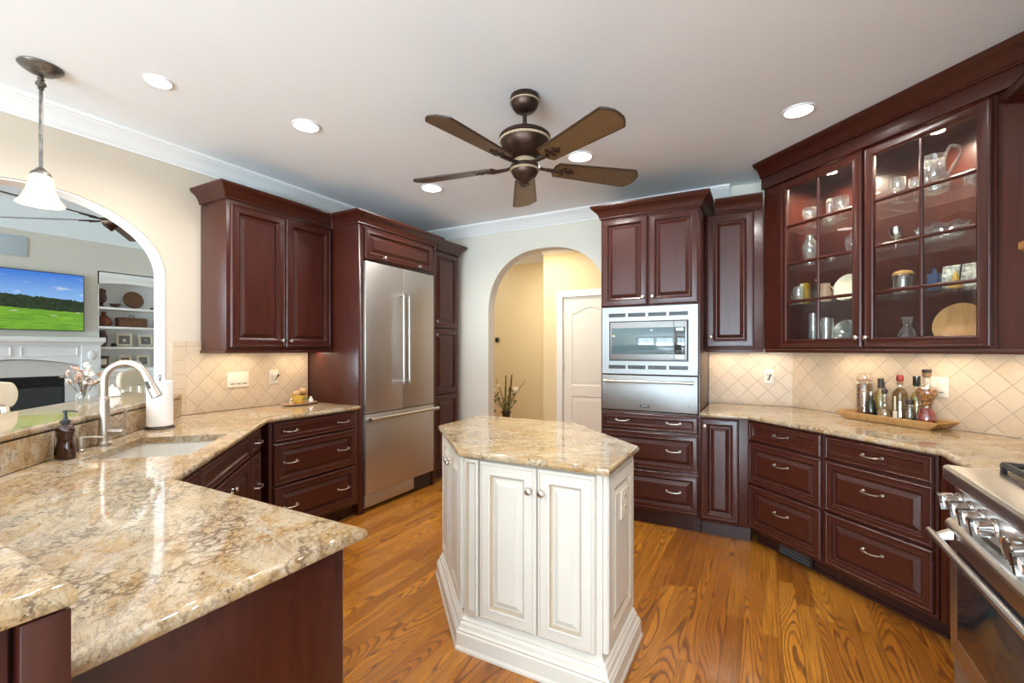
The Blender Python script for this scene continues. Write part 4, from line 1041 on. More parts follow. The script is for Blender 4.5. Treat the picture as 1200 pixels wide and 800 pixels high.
for k in range(3):
    gm = MB(); x0 = .012 + k * .297; x1 = x0 + .287; y0, y1 = .125, .66; zt = .952
    def bar3(p, q, r=.0085): gm.tube([p, q], r, 6)
    for (p, q) in (((x0, y0), (x1, y0)), ((x0, y1), (x1, y1)), ((x0, y0), (x0, y1)), ((x1, y0), (x1, y1)), ((x0, (y0 + y1) / 2), (x1, (y0 + y1) / 2))):
        gm.tube([(p[0], p[1], zt - .006), (q[0], q[1], zt - .006)], .012, 6)
    for cy in (y0 + .134, y1 - .134):
        cxx = (x0 + x1) / 2
        for a in range(8):
            t = a * pi / 4; L = .13 if a % 2 else .125
            gm.tube([(cxx + .035 * cos(t), cy + .035 * sin(t), zt - .004), (cxx + L * cos(t), cy + L * sin(t), zt - .002)], .006, 6)
    for p in ((x0, y0), (x1, y0), (x0, y1), (x1, y1)): gm.tube([(p[0], p[1], .914), (p[0], p[1], zt - .006)], .010, 6)
    gm.build('grate', 'iron', T)
    for cy in (y0 + .134, y1 - .134):
        MB().lathe([(.05, .9155), (.05, .925), (.038, .930), (.038, .938), (.001, .940)], 20, ((x0 + x1) / 2, cy, 0)).build('burner', 'bronze_dark', T)

T = thing('range_hood', 'cherry range hood with crown and mantel shelf above the range', 'range hood', (1.07, 2.905, 0), -90)
w = 1.66
MB().box(.004, w, .004, .344, 1.62, 2.555).build('body', 'cherry', T, bevel=.002)
def scribed(prof):      # moulding on the hood front whose far end is cut to the diagonal panel
    return MB().rings([[(.012 - o, .004 - o, z) for o, z in prof], [(w, .004 - o, z) for o, z in prof]])
scribed(crown_prof(2.455, .10, .10)).build('crown_moulding', 'cherry', T, smooth=25)
scribed([(0, 1.78), (.012, 1.78), (.024, 1.80), (.030, 1.82), (.048, 1.835), (.048, 1.865), (0, 1.865)]).build('mantel_shelf', 'turned_wood', T, smooth=25)

# ------------------------------------------------------------------ oil bottles on the tray
def on_d(S, Tt, z=CT): return ((S + Tt) / 2, (S - Tt) / 2, z)
TS = 4.375
T = thing('wooden_tray', 'long flared honey wood tray on the diagonal counter holding oil bottles', 'tray', on_d(TS, -2.945, CT + .001), -45)
a, b = .250, .072
def tr(x, y, z): return [(-x, -y, z), (x, -y, z), (x, y, z), (-x, y, z)]
t_ = MB().rings([tr(a - .004, b, .0), tr(a, b + .003, .004), tr(a + .052, b + .022, .046), tr(a + .050, b + .020, .049), tr(a + .044, b + .014, .047), tr(a - .006, b - .006, .010)])
t_.build('tray', 'wood_tray', T, smooth=0)
for sx in (-1, 1):
    MB().tube([(sx * (a + .026 + (.004 if k in (0, 4) else .010)), -.03 + .015 * k, .026) for k in range(5)], .0065, 6).build('handle_slot', 'cork', T)
TZ = CT + .0125
def bottle(name, label, S, Tt, prof, mat, extra=None, rot=-45, cat='bottle', seg=20, sx=1, sy=1, zz=TZ):
    T = thing(name, label, cat, on_d(S, Tt, zz), rot, 'bottles on the wooden tray')
    MB().lathe(prof, seg, sx=sx, sy=sy).build('body', mat, T)
    for nm, pr, mt in (extra or []): MB().lathe(pr, seg, sx=sx if nm in ('contents', 'oil', 'herbs', 'label') else 1, sy=sy if nm in ('contents', 'oil', 'herbs', 'label') else 1).build(nm, mt, T)
    return T
fill = lambda r, z0, z1: [(.001, z0), (r, z0), (r, z1), (.001, z1)]
T = bottle('pickle_jar', 'tall clip-top jar of layered pickled peppers at the left end of the tray', 4.40, -3.205, [(.001, 0), (.044, 0), (.047, .006), (.047, .225), (.040, .240), (.042, .246), (.039, .246), (.037, .238), (.044, .222), (.044, .008), (.001, .006)], 'clear',
       [('contents', [(.001, .008), (.0435, .008), (.0435, .20), (.040, .222), (.001, .226)], 'pepper'), ('lid', [(.001, .248), (.043, .248), (.045, .256), (.044, .285), (.036, .298), (.001, .300)], 'clear'), ('seal', [(.030, .2465), (.045, .2465), (.045, .2495), (.030, .2495)], 'red_wax')], cat='jar')
MB().tube([(-.046, 0, .24), (-.062, 0, .248), (-.052, 0, .262)], .003, 6).build('clip', 'nickel', T)
bottle('herb_bottle', 'short dark bottle with cork standing in front of the pickle jar', 4.335, -3.098, [(.001, 0), (.026, 0), (.028, .005), (.028, .105), (.014, .130), (.012, .150), (.013, .152), (.001, .153)], 'dark_bottle', [('cap', [(.009, .153), (.0095, .178), (.001, .18)], 'nickel'), ('collar', [(.0135, .140), (.0135, .150), (.012, .150)], 'dark_cap')])
bottle('oil_bottle', 'golden oil bottle with black cap behind the dark cork bottle', 4.418, -3.070, [(.001, 0), (.031, 0), (.034, .006), (.034, .15), (.016, .195), (.0135, .225), (.001, .226)], 'clear', [('oil', [(.001, .004), (.0315, .004), (.0315, .15), (.014, .193), (.001, .195)], 'oil'), ('cap', [(.016, .200), (.0165, .262), (.001, .264)], 'dark_cap')])
T = bottle('cruet', 'round bellied cruet of beans in oil with a steel pour spout', 4.345, -2.985, [(.001, 0), (.038, 0), (.041, .006), (.041, .055), (.030, .095), (.016, .122), (.011, .150), (.013, .176), (.010, .178), (.001, .178)], 'clear', [('contents', [(.001, .004), (.0385, .004), (.0385, .055), (.034, .074), (.001, .076)], 'brown_beans'), ('stopper', [(.009, .170), (.016, .182), (.014, .198), (.001, .200)], 'dark_cap')])
MB().tube([(0, 0, .195), (-.004, 0, .222), (-.002, 0, .246)], [.006, .0045, .0035], 8).build('pour_spout', 'pump', T)
T = thing('square_oil_bottle', 'tall square bottle of amber oil with red wax top and a paper label', 'bottle', on_d(4.345, -2.862, TZ), -55, 'bottles on the wooden tray')
def sq(r, z, c=.25): 
    q = r * c; return [(-r + q, -r, z), (r - q, -r, z), (r, -r + q, z), (r, r - q, z), (r - q, r, z), (-r + q, r, z), (-r, r - q, z), (-r, -r + q, z)]
MB().rings([sq(.030, 0), sq(.033, .005), sq(.033, .175), sq(.028, .195), sq(.0145, .222, .5), sq(.0125, .25, .55), sq(.014, .253, .55), sq(.012, .258, .55)]).build('body', 'clear', T, smooth=25)
MB().rings([sq(.0305, .004), sq(.0305, .172), sq(.026, .19), sq(.012, .215, .5)]).build('oil', 'oil_dark', T, smooth=25)
MB().lathe([(.014, .232), (.0155, .236), (.0155, .252), (.014, .255)], 14).build('collar', 'cork', T)
MB().lathe([(.0155, .256), (.0185, .262), (.0175, .290), (.0155, .294), (.001, .295)], 16).build('cap', 'red_wax', T)
MB().box(-.012, .014, -.0340, -.0332, .012, .075).box(-.006, .006, -.0340, -.0332, .080, .165).build('paper_label', 'ceramic_cream', T)
bottle('oil_bottle', 'pale golden oil bottle with dark green cap behind the small herb bottle', 4.412, -2.775, [(.001, 0), (.029, 0), (.032, .006), (.032, .12), (.030, .16), (.017, .20), (.0145, .235), (.001, .236)], 'clear', [('oil', [(.001, .004), (.0295, .004), (.0295, .12), (.027, .16), (.015, .195), (.001, .196)], 'oil'), ('cap', [(.0165, .228), (.019, .236), (.019, .290), (.001, .292)], 'dark_bottle')])
bottle('herb_bottle', 'small dark capped bottle of layered herbs in front, next to the waisted bottle', 4.325, -2.772, [(.001, 0), (.024, 0), (.026, .004), (.024, .07), (.016, .112), (.015, .128), (.001, .129)], 'clear', [('herbs', [(.001, .003), (.0242, .003), (.0225, .07), (.0142, .11), (.001, .112)], 'herbs'), ('cap', [(.0175, .122), (.0185, .126), (.0185, .148), (.001, .150)], 'dark_cap')])
bottle('waisted_bottle', 'large hourglass shaped bottle of red and olive peppers with cork on the tray', 4.365, -2.672, [(.001, 0), (.040, 0), (.046, .008), (.048, .040), (.044, .075), (.028, .108), (.026, .122), (.034, .150), (.052, .185), (.055, .200), (.048, .222), (.026, .240), (.019, .252), (.018, .292), (.020, .296), (.001, .297)], 'clear',
       [('contents', [(.001, .004), (.042, .006), (.0455, .040), (.0415, .075), (.0265, .106), (.001, .107)], 'red_pep'), ('herbs', [(.001, .108), (.0262, .108), (.0245, .122), (.032, .150), (.0495, .185), (.0525, .200), (.046, .220), (.001, .224)], 'pepper'), ('cork', [(.0145, .285), (.0205, .300), (.0205, .316), (.001, .317)], 'cork'), ('cap', [(.021, .314), (.0225, .318), (.0225, .334), (.001, .336)], 'dark_cap')])

# ------------------------------------------------------------------ island
ix0, ix1, iy0, iy1, s1, s2 = -1.745, -.520, 1.733, 2.735, .500, 1.705
def hexa(e):
    """island outline drawn in by e"""
    q = e * R2
    return [(s1 + q - (iy0 + e), iy0 + e), (ix1 - e, iy0 + e), (ix1 - e, s2 - q - (ix1 - e)), (s2 - q - (iy1 - e), iy1 - e), (ix0 + e, iy1 - e), (ix0 + e, s1 + q - (ix0 + e))]
T = thing('kitchen_island', 'antique white six-sided kitchen island cabinet with raised panel doors on the oak floor', 'island', (-1.13, 2.23, 0), 0)
off = Matrix.Translation((1.13, -2.23, 0))
MB().poly(hexa(.040), .0, .881).xf(off).build('body', 'white_wood', T, smooth=0)
bp = [(.008, 0), (.016, .0), (.016, .010), (.010, .022), (.008, .076), (.002, .082), (.002, .088), (-.006, .096), (-.010, .112), (-.018, .120), (-.018, .128), (-.030, .136), (-.036, .146), (-.040, .150), (-.045, .150), (-.045, 0)]
h0 = hexa(0)
ccw = list(h0)
MB().sweep(ccw, bp, closed=True).xf(off).build('base_moulding', 'white_wood', T, smooth=20)
gl = MB().sweep(ccw, [(-.0015, .0835), (.003, .0835), (.003, .0865), (-.0015, .0865)], closed=True).xf(off); gl.build('moulding_glaze', 'glaze', T)
hb = hexa(.040)
def side(p, q, items):
    ang = math.atan2(q[1] - p[1], q[0] - p[0]); L = math.hypot(q[0] - p[0], q[1] - p[1])
    X = Matrix.Translation((p[0] + 1.13, p[1] - 2.23, 0)) @ Matrix.Rotation(ang, 4, 'Z')
    for kind, x0, x1, z0, z1, kn, st in items:
        o = panel_front(kind, T, x0 if x0 >= 0 else L + x0, x1 if x1 > 0 else L + x1, z0, z1, st, 'white_wood', True, 'glaze')
        o.matrix_local = X
        for kx, kz in kn: knob(o, kx, kz, r=.0155)
    return L, X
zt, zb = .872, .158
side(hb[0], hb[1], [('corner_stile', .008, .078, zb, zt, [], .010), ('door', .086, .372, zb, zt, [(.345, .775)], .062), ('door', .377, -.024, zb, zt, [(.404, .775)], .062)])
side(hb[5], hb[0], [('door', .020, .330, zb, zt, [(.300, .775)], .058), ('door', .335, -.026, zb, zt, [(.365, .775)], .058)])
Lr, Xr = side(hb[1], hb[2], [('side_panel', .012, -.012, zb, zt, [], .075)])
side(hb[2], hb[3], [('side_panel', .012, -.012, zb, zt, [], .075)])
side(hb[3], hb[4], [('door', .02, .30, zb, zt, [(.28, .775)], .06), ('door', .305, -.02, zb, zt, [(.325, .775)], .06)])
side(hb[4], hb[5], [('side_panel', .012, -.012, zb, zt, [], .075)])
o = MB().poly(hexa(0), .8825, CT, edge=EDGE(CT, .8825)).build('island_countertop', 'granite_b', smooth=40)
tag(o, 'six-sided golden granite slab on the white island', 'countertop')
plate('island_outlet', 'cream double outlet on the raised panel of the island end facing the oven', 'outlet', (ix1 - .040 + .0212, 2.01, .705), 90, .105, .125, 'o')

# ------------------------------------------------------------------ ceiling fan
def make_fan(x, y, ztop, label, rad, away, sc_=1.0, drop=.12):
    T = thing('ceiling_fan', label, 'ceiling fan', (x, y, ztop), 0)
    MB().lathe([(.001, 0), (.078, 0), (.080, -.006), (.080, -.022), (.074, -.030), (.076, -.034), (.070, -.060), (.052, -.082), (.026, -.094), (.001, -.095)], 28).build('canopy', 'bronze', T)
    MB().lathe([(.0765, -.028), (.081, -.030), (.081, -.037), (.0765, -.038)], 40, cap0=False, cap1=False).build('canopy_bead', 'brass_bead', T)
    zm = -.085 - drop
    MB().lathe([(.0115, -.09), (.0115, zm + .005)], 14).build('downrod', 'bronze', T)
    MB().lathe([(.001, zm + .008), (.05, zm + .006), (.125, zm - .010), (.140, zm - .022), (.142, zm - .034), (.134, zm - .042), (.134, zm - .052), (.128, zm - .075), (.110, zm - .108), (.080, zm - .132), (.052, zm - .145), (.050, zm - .150), (.001, zm - .150)], 36).build('motor_housing', 'bronze', T)
    bd = MB()
    bd.lathe([(.134, zm - .040), (.1385, zm - .041), (.1385, zm - .053), (.134, zm - .054)], 40, cap0=False, cap1=False)
    for k in range(56):
        t = 2 * pi * k / 56; bd.ball((.1375 * cos(t), .1375 * sin(t), zm - .047), .0052, 6)
    bd.build('beaded_band', 'brass_bead', T)
    MB().lathe([(.058, zm - .148), (.062, zm - .156), (.062, zm - .172), (.056, zm - .176)], 30).build('brass_ring', 'brass_bead', T)
    MB().lathe([(.054, zm - .174), (.078, zm - .180), (.082, zm - .192), (.080, zm - .206), (.074, zm - .212), (.072, zm - .222), (.060, zm - .244), (.036, zm - .262), (.020, zm - .272), (.012, zm - .284), (.001, zm - .288)], 30).build('switch_cup', 'bronze', T)
    MB().lathe([(.0815, zm - .203), (.083, zm - .207), (.078, zm - .213), (.074, zm - .213)], 32, cap0=False, cap1=False).build('cup_bead', 'brass_bead', T)
    zb = zm - .184
    for k in range(5):
        a = away + 2 * pi * k / 5
        X = Matrix.Rotation(a, 4, 'Z') @ Matrix.Translation((0, 0, zb)) @ Matrix.Rotation(radians(-13), 4, 'X')
        r0, r1 = .185 * sc_, rad
        half = lambda t: .060 + .024 * t
        L = r1 - r0; pts = []
        N = 8
        for j in range(N + 1): t = j / N; pts.append((r0 + (L - .055) * t, -half(t)))
        pts += [(r1 - .040, -.082), (r1 - .022, -.062), (r1 - .014, -.052), (r1 - .002, -.030), (r1, 0), (r1 - .002, .030), (r1 - .014, .052), (r1 - .022, .062), (r1 - .040, .082)]
        for j in range(N, -1, -1): t = j / N; pts.append((r0 + (L - .055) * t, half(t)))
        pts += [(r0 - .018, .030), (r0 - .018, -.030)]
        bl = MB().poly(pts, -.004, .004, edge=[(.001, -.004), (0, -.002), (0, .002), (.001, .004)]).xf(X).build('blade', 'blade_edge', T, smooth=0)
        MB().poly(offset(pts, -.009), -.0052, -.0042).xf(X).build('blade_inlay', 'blade', bl, smooth=0)
        ir = MB().tube([(.060, 0, .004), (.11, 0, -.006), (.16, 0, -.008), (.20, 0, -.009)], [.010, .009, .011, .012], 8)
        for yy, xx, rr in ((.0, .215, .020), (.024, .225, .013), (-.024, .225, .013), (.0, .255, .017), (.018, .265, .010), (-.018, .265, .010), (0, .285, .010)):
            ir.lathe([(.001, -.014), (rr * .6, -.013), (rr, -.0095), (rr, -.0056)], 12, (xx * sc_ if sc_ != 1 else xx, yy, 0))
        ir.xf(X).build('blade_arm', 'bronze', T)
    return T
make_fan(-1.146, 2.24, CEIL, 'bronze ceiling fan with five walnut blades over the island', .690, math.atan2(2.24, -1.146), drop=.115)

# ------------------------------------------------------------------ pendant over the bar
T = thing('pendant_lamp', 'pewter pendant with glowing alabaster bell shade hanging over the bar', 'pendant', (-3.113, .859, CEIL), 0)
MB().lathe([(r * .73, z * .8) for r, z in [(.001, 0), (.112, 0), (.116, -.006), (.112, -.012), (.106, -.014), (.100, -.022), (.075, -.034), (.070, -.040), (.045, -.050), (.024, -.058), (.001, -.06)]], 32).build('canopy', 'pewter', T)
MB().lathe([(.006, -.045), (.012, -.054), (.009, -.058), (.016, -.064), (.010, -.070), (.020, -.082), (.021, -.092), (.010, -.104), (.013, -.110), (.007, -.116), (.001, -.117)], 18).build('finial', 'pewter', T)
MB().lathe([(.0075, -.115), (.0075, -.500)], 12).build('stem', 'pewter', T)
MB().lathe([(.008, -.496), (.016, -.502), (.022, -.512), (.036, -.524), (.040, -.534), (.038, -.540), (.001, -.541)], 22).build('fitter', 'pewter', T)
MB().lathe([(r * .80, -.536 + (z + .536) * .88) for r, z in [(.046, -.536), (.052, -.548), (.058, -.580), (.068, -.620), (.084, -.660), (.104, -.686), (.112, -.694), (.110, -.697), (.100, -.688), (.080, -.660), (.064, -.620), (.054, -.580), (.048, -.550), (.044, -.540)]], 36, cap0=False, cap1=False).build('shade', 'shade', T)
MB().ball((0, 0, -.60), .030, 14, sz=1.3).build('bulb', glow('lit bulb', (1, .85, .6), 8), T)
pl = bpy.data.lights.new('pendant_bulb', 'POINT'); pl.energy = 8; pl.color = (1, .82, .58); pl.shadow_soft_size = .03
po = bpy.data.objects.new('pendant_bulb', pl); COL.objects.link(po); po.location = (-3.113, .859, CEIL - .72)

# ------------------------------------------------------------------ living room beyond the arch (local x = world y, y into the wall)
make_fan(-5.75, 2.10, LIVZ, 'dark ceiling fan in the living room seen through the top of the wide arch', .95, radians(216.7), drop=.42)
n = NT('golf course picture'); s_ = n.sep(n.coords())
uu = n.math('DIVIDE', s_[0], 1.44); vv = n.math('DIVIDE', s_[2], .81)
sky = n.ramp(vv, [(.5, (.30, .55, .92)), (1.0, (.035, .19, .70))])
cl = n.ramp(n.noise(n.mapping(n.coords(), (3, 1, 9)), 1.6, 5, .6), [(.58, 0.0), (.70, .85)])
sky = n.mix(n.math('MULTIPLY', cl, n.ramp(vv, [(.60, 1.0), (.95, .15)])), sky, (.85, .90, .96))
grass = n.ramp(n.noise(n.mapping(n.coords(), (2, 1, 14)), 2.2, 4), [(.3, (.10, .30, .02)), (.7, (.24, .50, .035))])
bk = n.ramp(n.noise(n.mapping(n.coords(), (2.6, 1, 15)), 1.9, 2), [(.62, 0.0), (.66, 1.0)])
grass = n.mix(n.math('MULTIPLY', bk, n.ramp(vv, [(.24, 0.0), (.28, 1.0)])), grass, (.72, .66, .50))
edge_ = n.math('MULTIPLY_ADD', n.noise(n.mapping(n.coords(), (26, 1, 6)), 1.0, 5, .6), .11, n.math('MULTIPLY_ADD', uu, -.10, .58))
top_ = n.math('GREATER_THAN', edge_, vv)
low_ = n.math('GREATER_THAN', n.math('MULTIPLY_ADD', n.noise(n.mapping(n.coords(), (6, 1, 1)), 1.0, 3), .05, n.math('MULTIPLY_ADD', uu, -.08, .385)), vv)
trees = n.ramp(n.noise(n.coords(), 30, 5), [(.35, (.005, .015, .006)), (.7, (.025, .06, .018))])
pic = n.mix(top_, sky, trees); pic = n.mix(low_, pic, grass)
n.set(Base_Color=(.01, .01, .01), Emission_Color=pic, Emission_Strength=.85, Roughness=.15)
M['tv_picture'] = n.m
T = thing('television', 'flat television showing a golf course, mounted above the white mantel', 'television', (LIV, 1.41, 1.638), 90)
MB().box(0, 1.44, -.075, -.045, 0, .81).build('body', 'black', T, bevel=.004)
MB().box(.3, 1.14, -.045, -.002, .2, .6).build('mount', 'black', T)
MB().box(.010, 1.430, -.0765, -.0752, .010, .800).build('screen', 'tv_picture', T, smooth=0)
o = MB().box(0, .56, -.012, -.001, 0, .27).build('wall_panel', 'panel_blue', bevel=.002)
tag(o, 'pale blue rectangular panel high on the living room wall above the television', 'wall panel', None, (LIV, 1.72, 2.63), 90)

T = thing('fireplace', 'white mantel fireplace with arched frieze, pale stone surround and black firebox', 'fireplace', (LIV, 2.145, 0), 90)
half = .66
fr_pts = [(-half, 1.15)] + [(-half + 2 * half * k / 20, 1.15 + .095 * sin(pi * k / 20)) for k in range(1, 20)] + [(half, 1.15), (half, 1.46), (-half, 1.46)]
m = MB().poly(fr_pts, -.11, -.001, fmap=lambda a, b, h: (a, h, b))
for sx in (-1, 1):
    x0, x1 = sorted((sx * half, sx * .875)); m.box(x0, x1, -.135, -.001, 0, 1.46)
m.build('surround', 'mantel', T, smooth=0)
MB().sweep([(-.875, -.004), (-.875, -.135), (.875, -.135), (.875, -.004)], [(0, 1.44), (.012, 1.44), (.018, 1.46), (.03, 1.475), (.05, 1.49), (.04, 1.505), (.045, 1.51), (.045, 1.55), (0, 1.55)], side=1).box(-.875, .875, -.135, -.001, 1.461, 1.55).build('mantel_shelf', 'mantel', T, smooth=25)
for x0, x1 in ((-.62, -.045), (.045, .62)):
    MB().rings(insets(x0, x1, 1.285, 1.415, [(0, -.110), (0, -.122), (.010, -.122), (.016, -.113), (.02, -.113)])).build('frieze_panel', 'mantel', T, smooth=0)
for sx in (-1, 1):
    MB().lathe([(.001, .015), (.03, .014), (.045, .006), (.05, 0)], 24, sy=1.45).xf(Matrix.Translation((sx * .775, -.135, 1.29)) @ Matrix.Rotation(radians(90), 4, 'X')).build('oval_medallion', 'mantel', T)
    MB().box(sx * .775 - .075, sx * .775 + .075, -.147, -.1355, .15, 1.13).build('pilaster_panel', 'mantel', T, bevel=.003)
st = MB().poly([(-half + .002, 0), (half - .002, 0), (half - .002, 1.148), (-half + .002, 1.148)], -.07, -.001, [[(-.505, .30), (.505, .30), (.505, 1.005), (-.505, 1.005)]], fmap=lambda a, b, h: (a, h, b))
st.poly([(-half + .01, 1.149)] + [(-half + .01 + (2 * half - .02) * k / 20, 1.149 + .085 * sin(pi * k / 20)) for k in range(1, 20)] + [(half - .01, 1.149)], -.069, -.003, fmap=lambda a, b, h: (a, h, b))
st.build('stone_surround', 'stone', T, smooth=0)
fb = MB().box(-.505, .505, -.012, -.002, .30, 1.005).build('firebox', 'firebox', T)
mb = MB()
for k in range(5): mb.box(-.49, .49, -.055, -.02, .865 + k * .026, .877 + k * .026)
mb.build('louvres', 'black', T)
MB().box(-.49, .49, -.045, -.040, .32, .85).build('glass_door', 'dark_glass', T)
MB().box(-.42, .42, -.038, -.016, .33, .40).build('burner_logs', 'bronze_dark', T)

# bookcase in the niche
T = thing('bookcase', 'white built-in bookcase with arched top in the living room wall right of the mantel', 'bookcase', (LIV, 3.035, 0), 90)
w = .88
m = MB().box(0, .012, .0, .30, 1.065, 2.555).box(w - .012, w, 0, .30, 1.065, 2.555).box(0, w, .288, .30, 1.065, 2.555).box(0, w, 0, .30, 2.545, 2.555)
m.build('case', 'trim', T)
hp = [(.0, 2.555), (0, 2.37)] + [(w * k / 16, 2.37 + .03 * sin(pi * k / 16)) for k in range(1, 16)] + [(w, 2.37), (w, 2.555)]
MB().poly(hp, .0, .018, fmap=lambda a, b, h: (a, h, b)).box(.03, w, -.02, 0, 2.47, 2.50).build('header', 'trim', T, smooth=0)
SHZ = [1.09, 1.418, 1.728, 2.024]
for z in SHZ: MB().box(.012, w - .012, .0, .287, z - .036, z).build('shelf', 'trim', T, bevel=.003)
MB().box(0, w, -.03, -.001, .05, 1.052).build('lower_case', 'trim', T)
for x0, x1 in ((.03, w / 2 - .005), (w / 2 + .005, w - .03)):
    o = panel_front('door', T, x0, x1, .12, 1.00, .055, 'trim'); o.matrix_local = Matrix.Translation((0, -.03, 0)); knob(o, x1 - .03 if x0 < .3 else x0 + .03, .90, mat='pewter')
def on_s(lx, y, k): return (LIV - y, 3.035 + lx, SHZ[k] + .0015)
def simple(name, label, cat, at, prof, mat, **kw):
    T = thing(name, label, cat, at, 90); MB().lathe(prof, 18, **kw).build('body', mat, T); return T
simple('urn', 'dark patterned footed urn at the left end of the top bookcase shelf', 'urn', on_s(.085, .14, 3), [(.001, 0), (.040, 0), (.036, .03), (.018, .05), (.055, .09), (.066, .14), (.06, .19), (.05, .21), (.062, .24), (.05, .27), (.001, .29)], 'brown_pot')
simple('small_bowl', 'small dark bowl on the top bookcase shelf between urn and plate', 'bowl', on_s(.25, .12, 3), [(.001, 0), (.03, 0), (.05, .02), (.075, .06), (.07, .06), (.045, .025), (.001, .01)], 'brown_pot')
stood_plate('round_plate', 'round patterned brown plate on a stand on the top bookcase shelf', on_s(.50, .14, 3), .14, 'brown_pot', 'wicker', 10, .012, rot=90)
for k in (0, 1):
    simple('small_dish', ['tiny bronze dish left of its twin at the right end of the top bookcase shelf', 'tiny bronze dish at the far right end of the top bookcase shelf'][k], 'dish', on_s(.73 + k * .085, .10, 3), [(.001, 0), (.018, 0), (.008, .012), (.03, .03), (.028, .032), (.001, .02)], 'bronze')
simple('flask_vase', 'round red brown flask vase with narrow neck on the second bookcase shelf', 'vase', on_s(.115, .14, 2), [(.001, 0), (.06, 0), (.095, .045), (.10, .09), (.08, .13), (.035, .165), (.022, .18), (.03, .20), (.024, .23), (.001, .235)], 'red_pot')
T = thing('woven_chest', 'brown woven chest with domed lid and ring handle on the second bookcase shelf', 'chest', on_s(.47, .14, 2), 90)
MB().box(-.18, .18, -.08, .08, 0, .105).build('body', 'wicker', T, bevel=.006)
lid = extr([(-.082, .106), (-.078, .13), (-.05, .15), (.05, .15), (.078, .13), (.082, .106)], -.183, .183).build('lid', 'wicker', T)
MB().tube([(.04 * cos(t), 0, .148 + .04 * sin(t)) for t in [pi * k / 10 for k in range(11)]], .005, 6).build('handle', 'pewter', T)
T = thing('small_picture', 'narrow dark frame at the right end of the second bookcase shelf', 'picture frame', on_s(.80, .10, 2), 90)
MB().rings(insets(-.04, .04, 0, .12, [(0, .012), (0, 0), (.012, 0), (.014, .004)])).build('frame', 'black', T, smooth=0)
simple('tall_vase', 'tall brown shouldered vase on the third bookcase shelf beside the mantel', 'vase', on_s(.095, .14, 1), [(.001, 0), (.045, 0), (.05, .01), (.066, .10), (.064, .16), (.04, .21), (.045, .245), (.04, .245), (.001, .20)], 'brown_pot')
simple('small_figure', 'small dark round figure left of the tilted frame on the third bookcase shelf', 'figurine', on_s(.235, .12, 1), [(.001, 0), (.035, 0), (.04, .02), (.03, .045), (.016, .055), (.001, .06)], 'black')
def frame(label, at, wd, ht, tilt, roll=0):
    T = thing('picture_frame', label, 'picture frame', at, 90 + roll)
    X = Matrix.Translation((0, 0, .008)) @ Matrix.Rotation(radians(-tilt), 4, 'X')
    b_ = .032
    MB().rings(insets(-wd / 2, wd / 2, 0.001, ht, [(0, .012), (0, -.004), (.006, -.008), (b_ - .004, -.004), (b_, .004)]), closed=False, cap1=False).xf(X).build('frame', 'cream_frame', T, smooth=0)
    MB().box(-wd / 2 + b_, wd / 2 - b_, .003, .005, b_, ht - b_).xf(X).build('photograph', 'photo', T)
    MB().box(-.02, .02, .02, .026, 0, ht * .6).build('easel_back', 'cream_frame', T)
frame('cream picture frame turned and leaning on the third bookcase shelf', on_s(.37, .12, 1), .20, .205, 14, -16)
frame('square cream picture frame at the right of the third bookcase shelf', on_s(.67, .13, 1), .205, .19, 10, 6)
T = thing('mantel_clock', 'small dark wooden mantel clock at the left end of the lowest bookcase shelf', 'clock', on_s(.10, .13, 0), 90)
MB().box(-.075, .075, -.045, .045, 0, .025).box(-.062, .062, -.038, .038, .025, .165).box(-.075, .075, -.045, .045, .165, .185).build('case', 'brown_pot', T, bevel=.004)
MB().box(-.035, .035, -.041, -.0385, .05, .14).build('face', 'ceramic_cream', T)
simple('small_figure', 'tiny dark figure on the lowest bookcase shelf next to the turned frame', 'figurine', on_s(.295, .10, 0), [(.001, 0), (.028, 0), (.03, .02), (.014, .04), (.001, .045)], 'black')
frame('cream picture frame turned sideways on the lowest bookcase shelf', on_s(.38, .12, 0), .16, .18, 14, -16)
T = thing('white_shell', 'white fan shaped ornament between two frames on the lowest bookcase shelf', 'ornament', on_s(.515, .10, 0), 90)
sh_ = [(-.03, 0), (.03, 0)] + [(.085 * cos(t), .03 + .075 * sin(t)) for t in [pi * k / 12 for k in range(13)]]
MB().poly(sh_, -.012, .012, edge=[(.01, -.014), (0, -.006), (0, .006), (.01, .014)], fmap=lambda a, b, h: (a, h, b)).build('shell', 'ceramic_white', T)
frame('cream picture frame at the right of the lowest bookcase shelf', on_s(.635, .13, 0), .18, .185, 10, 6)

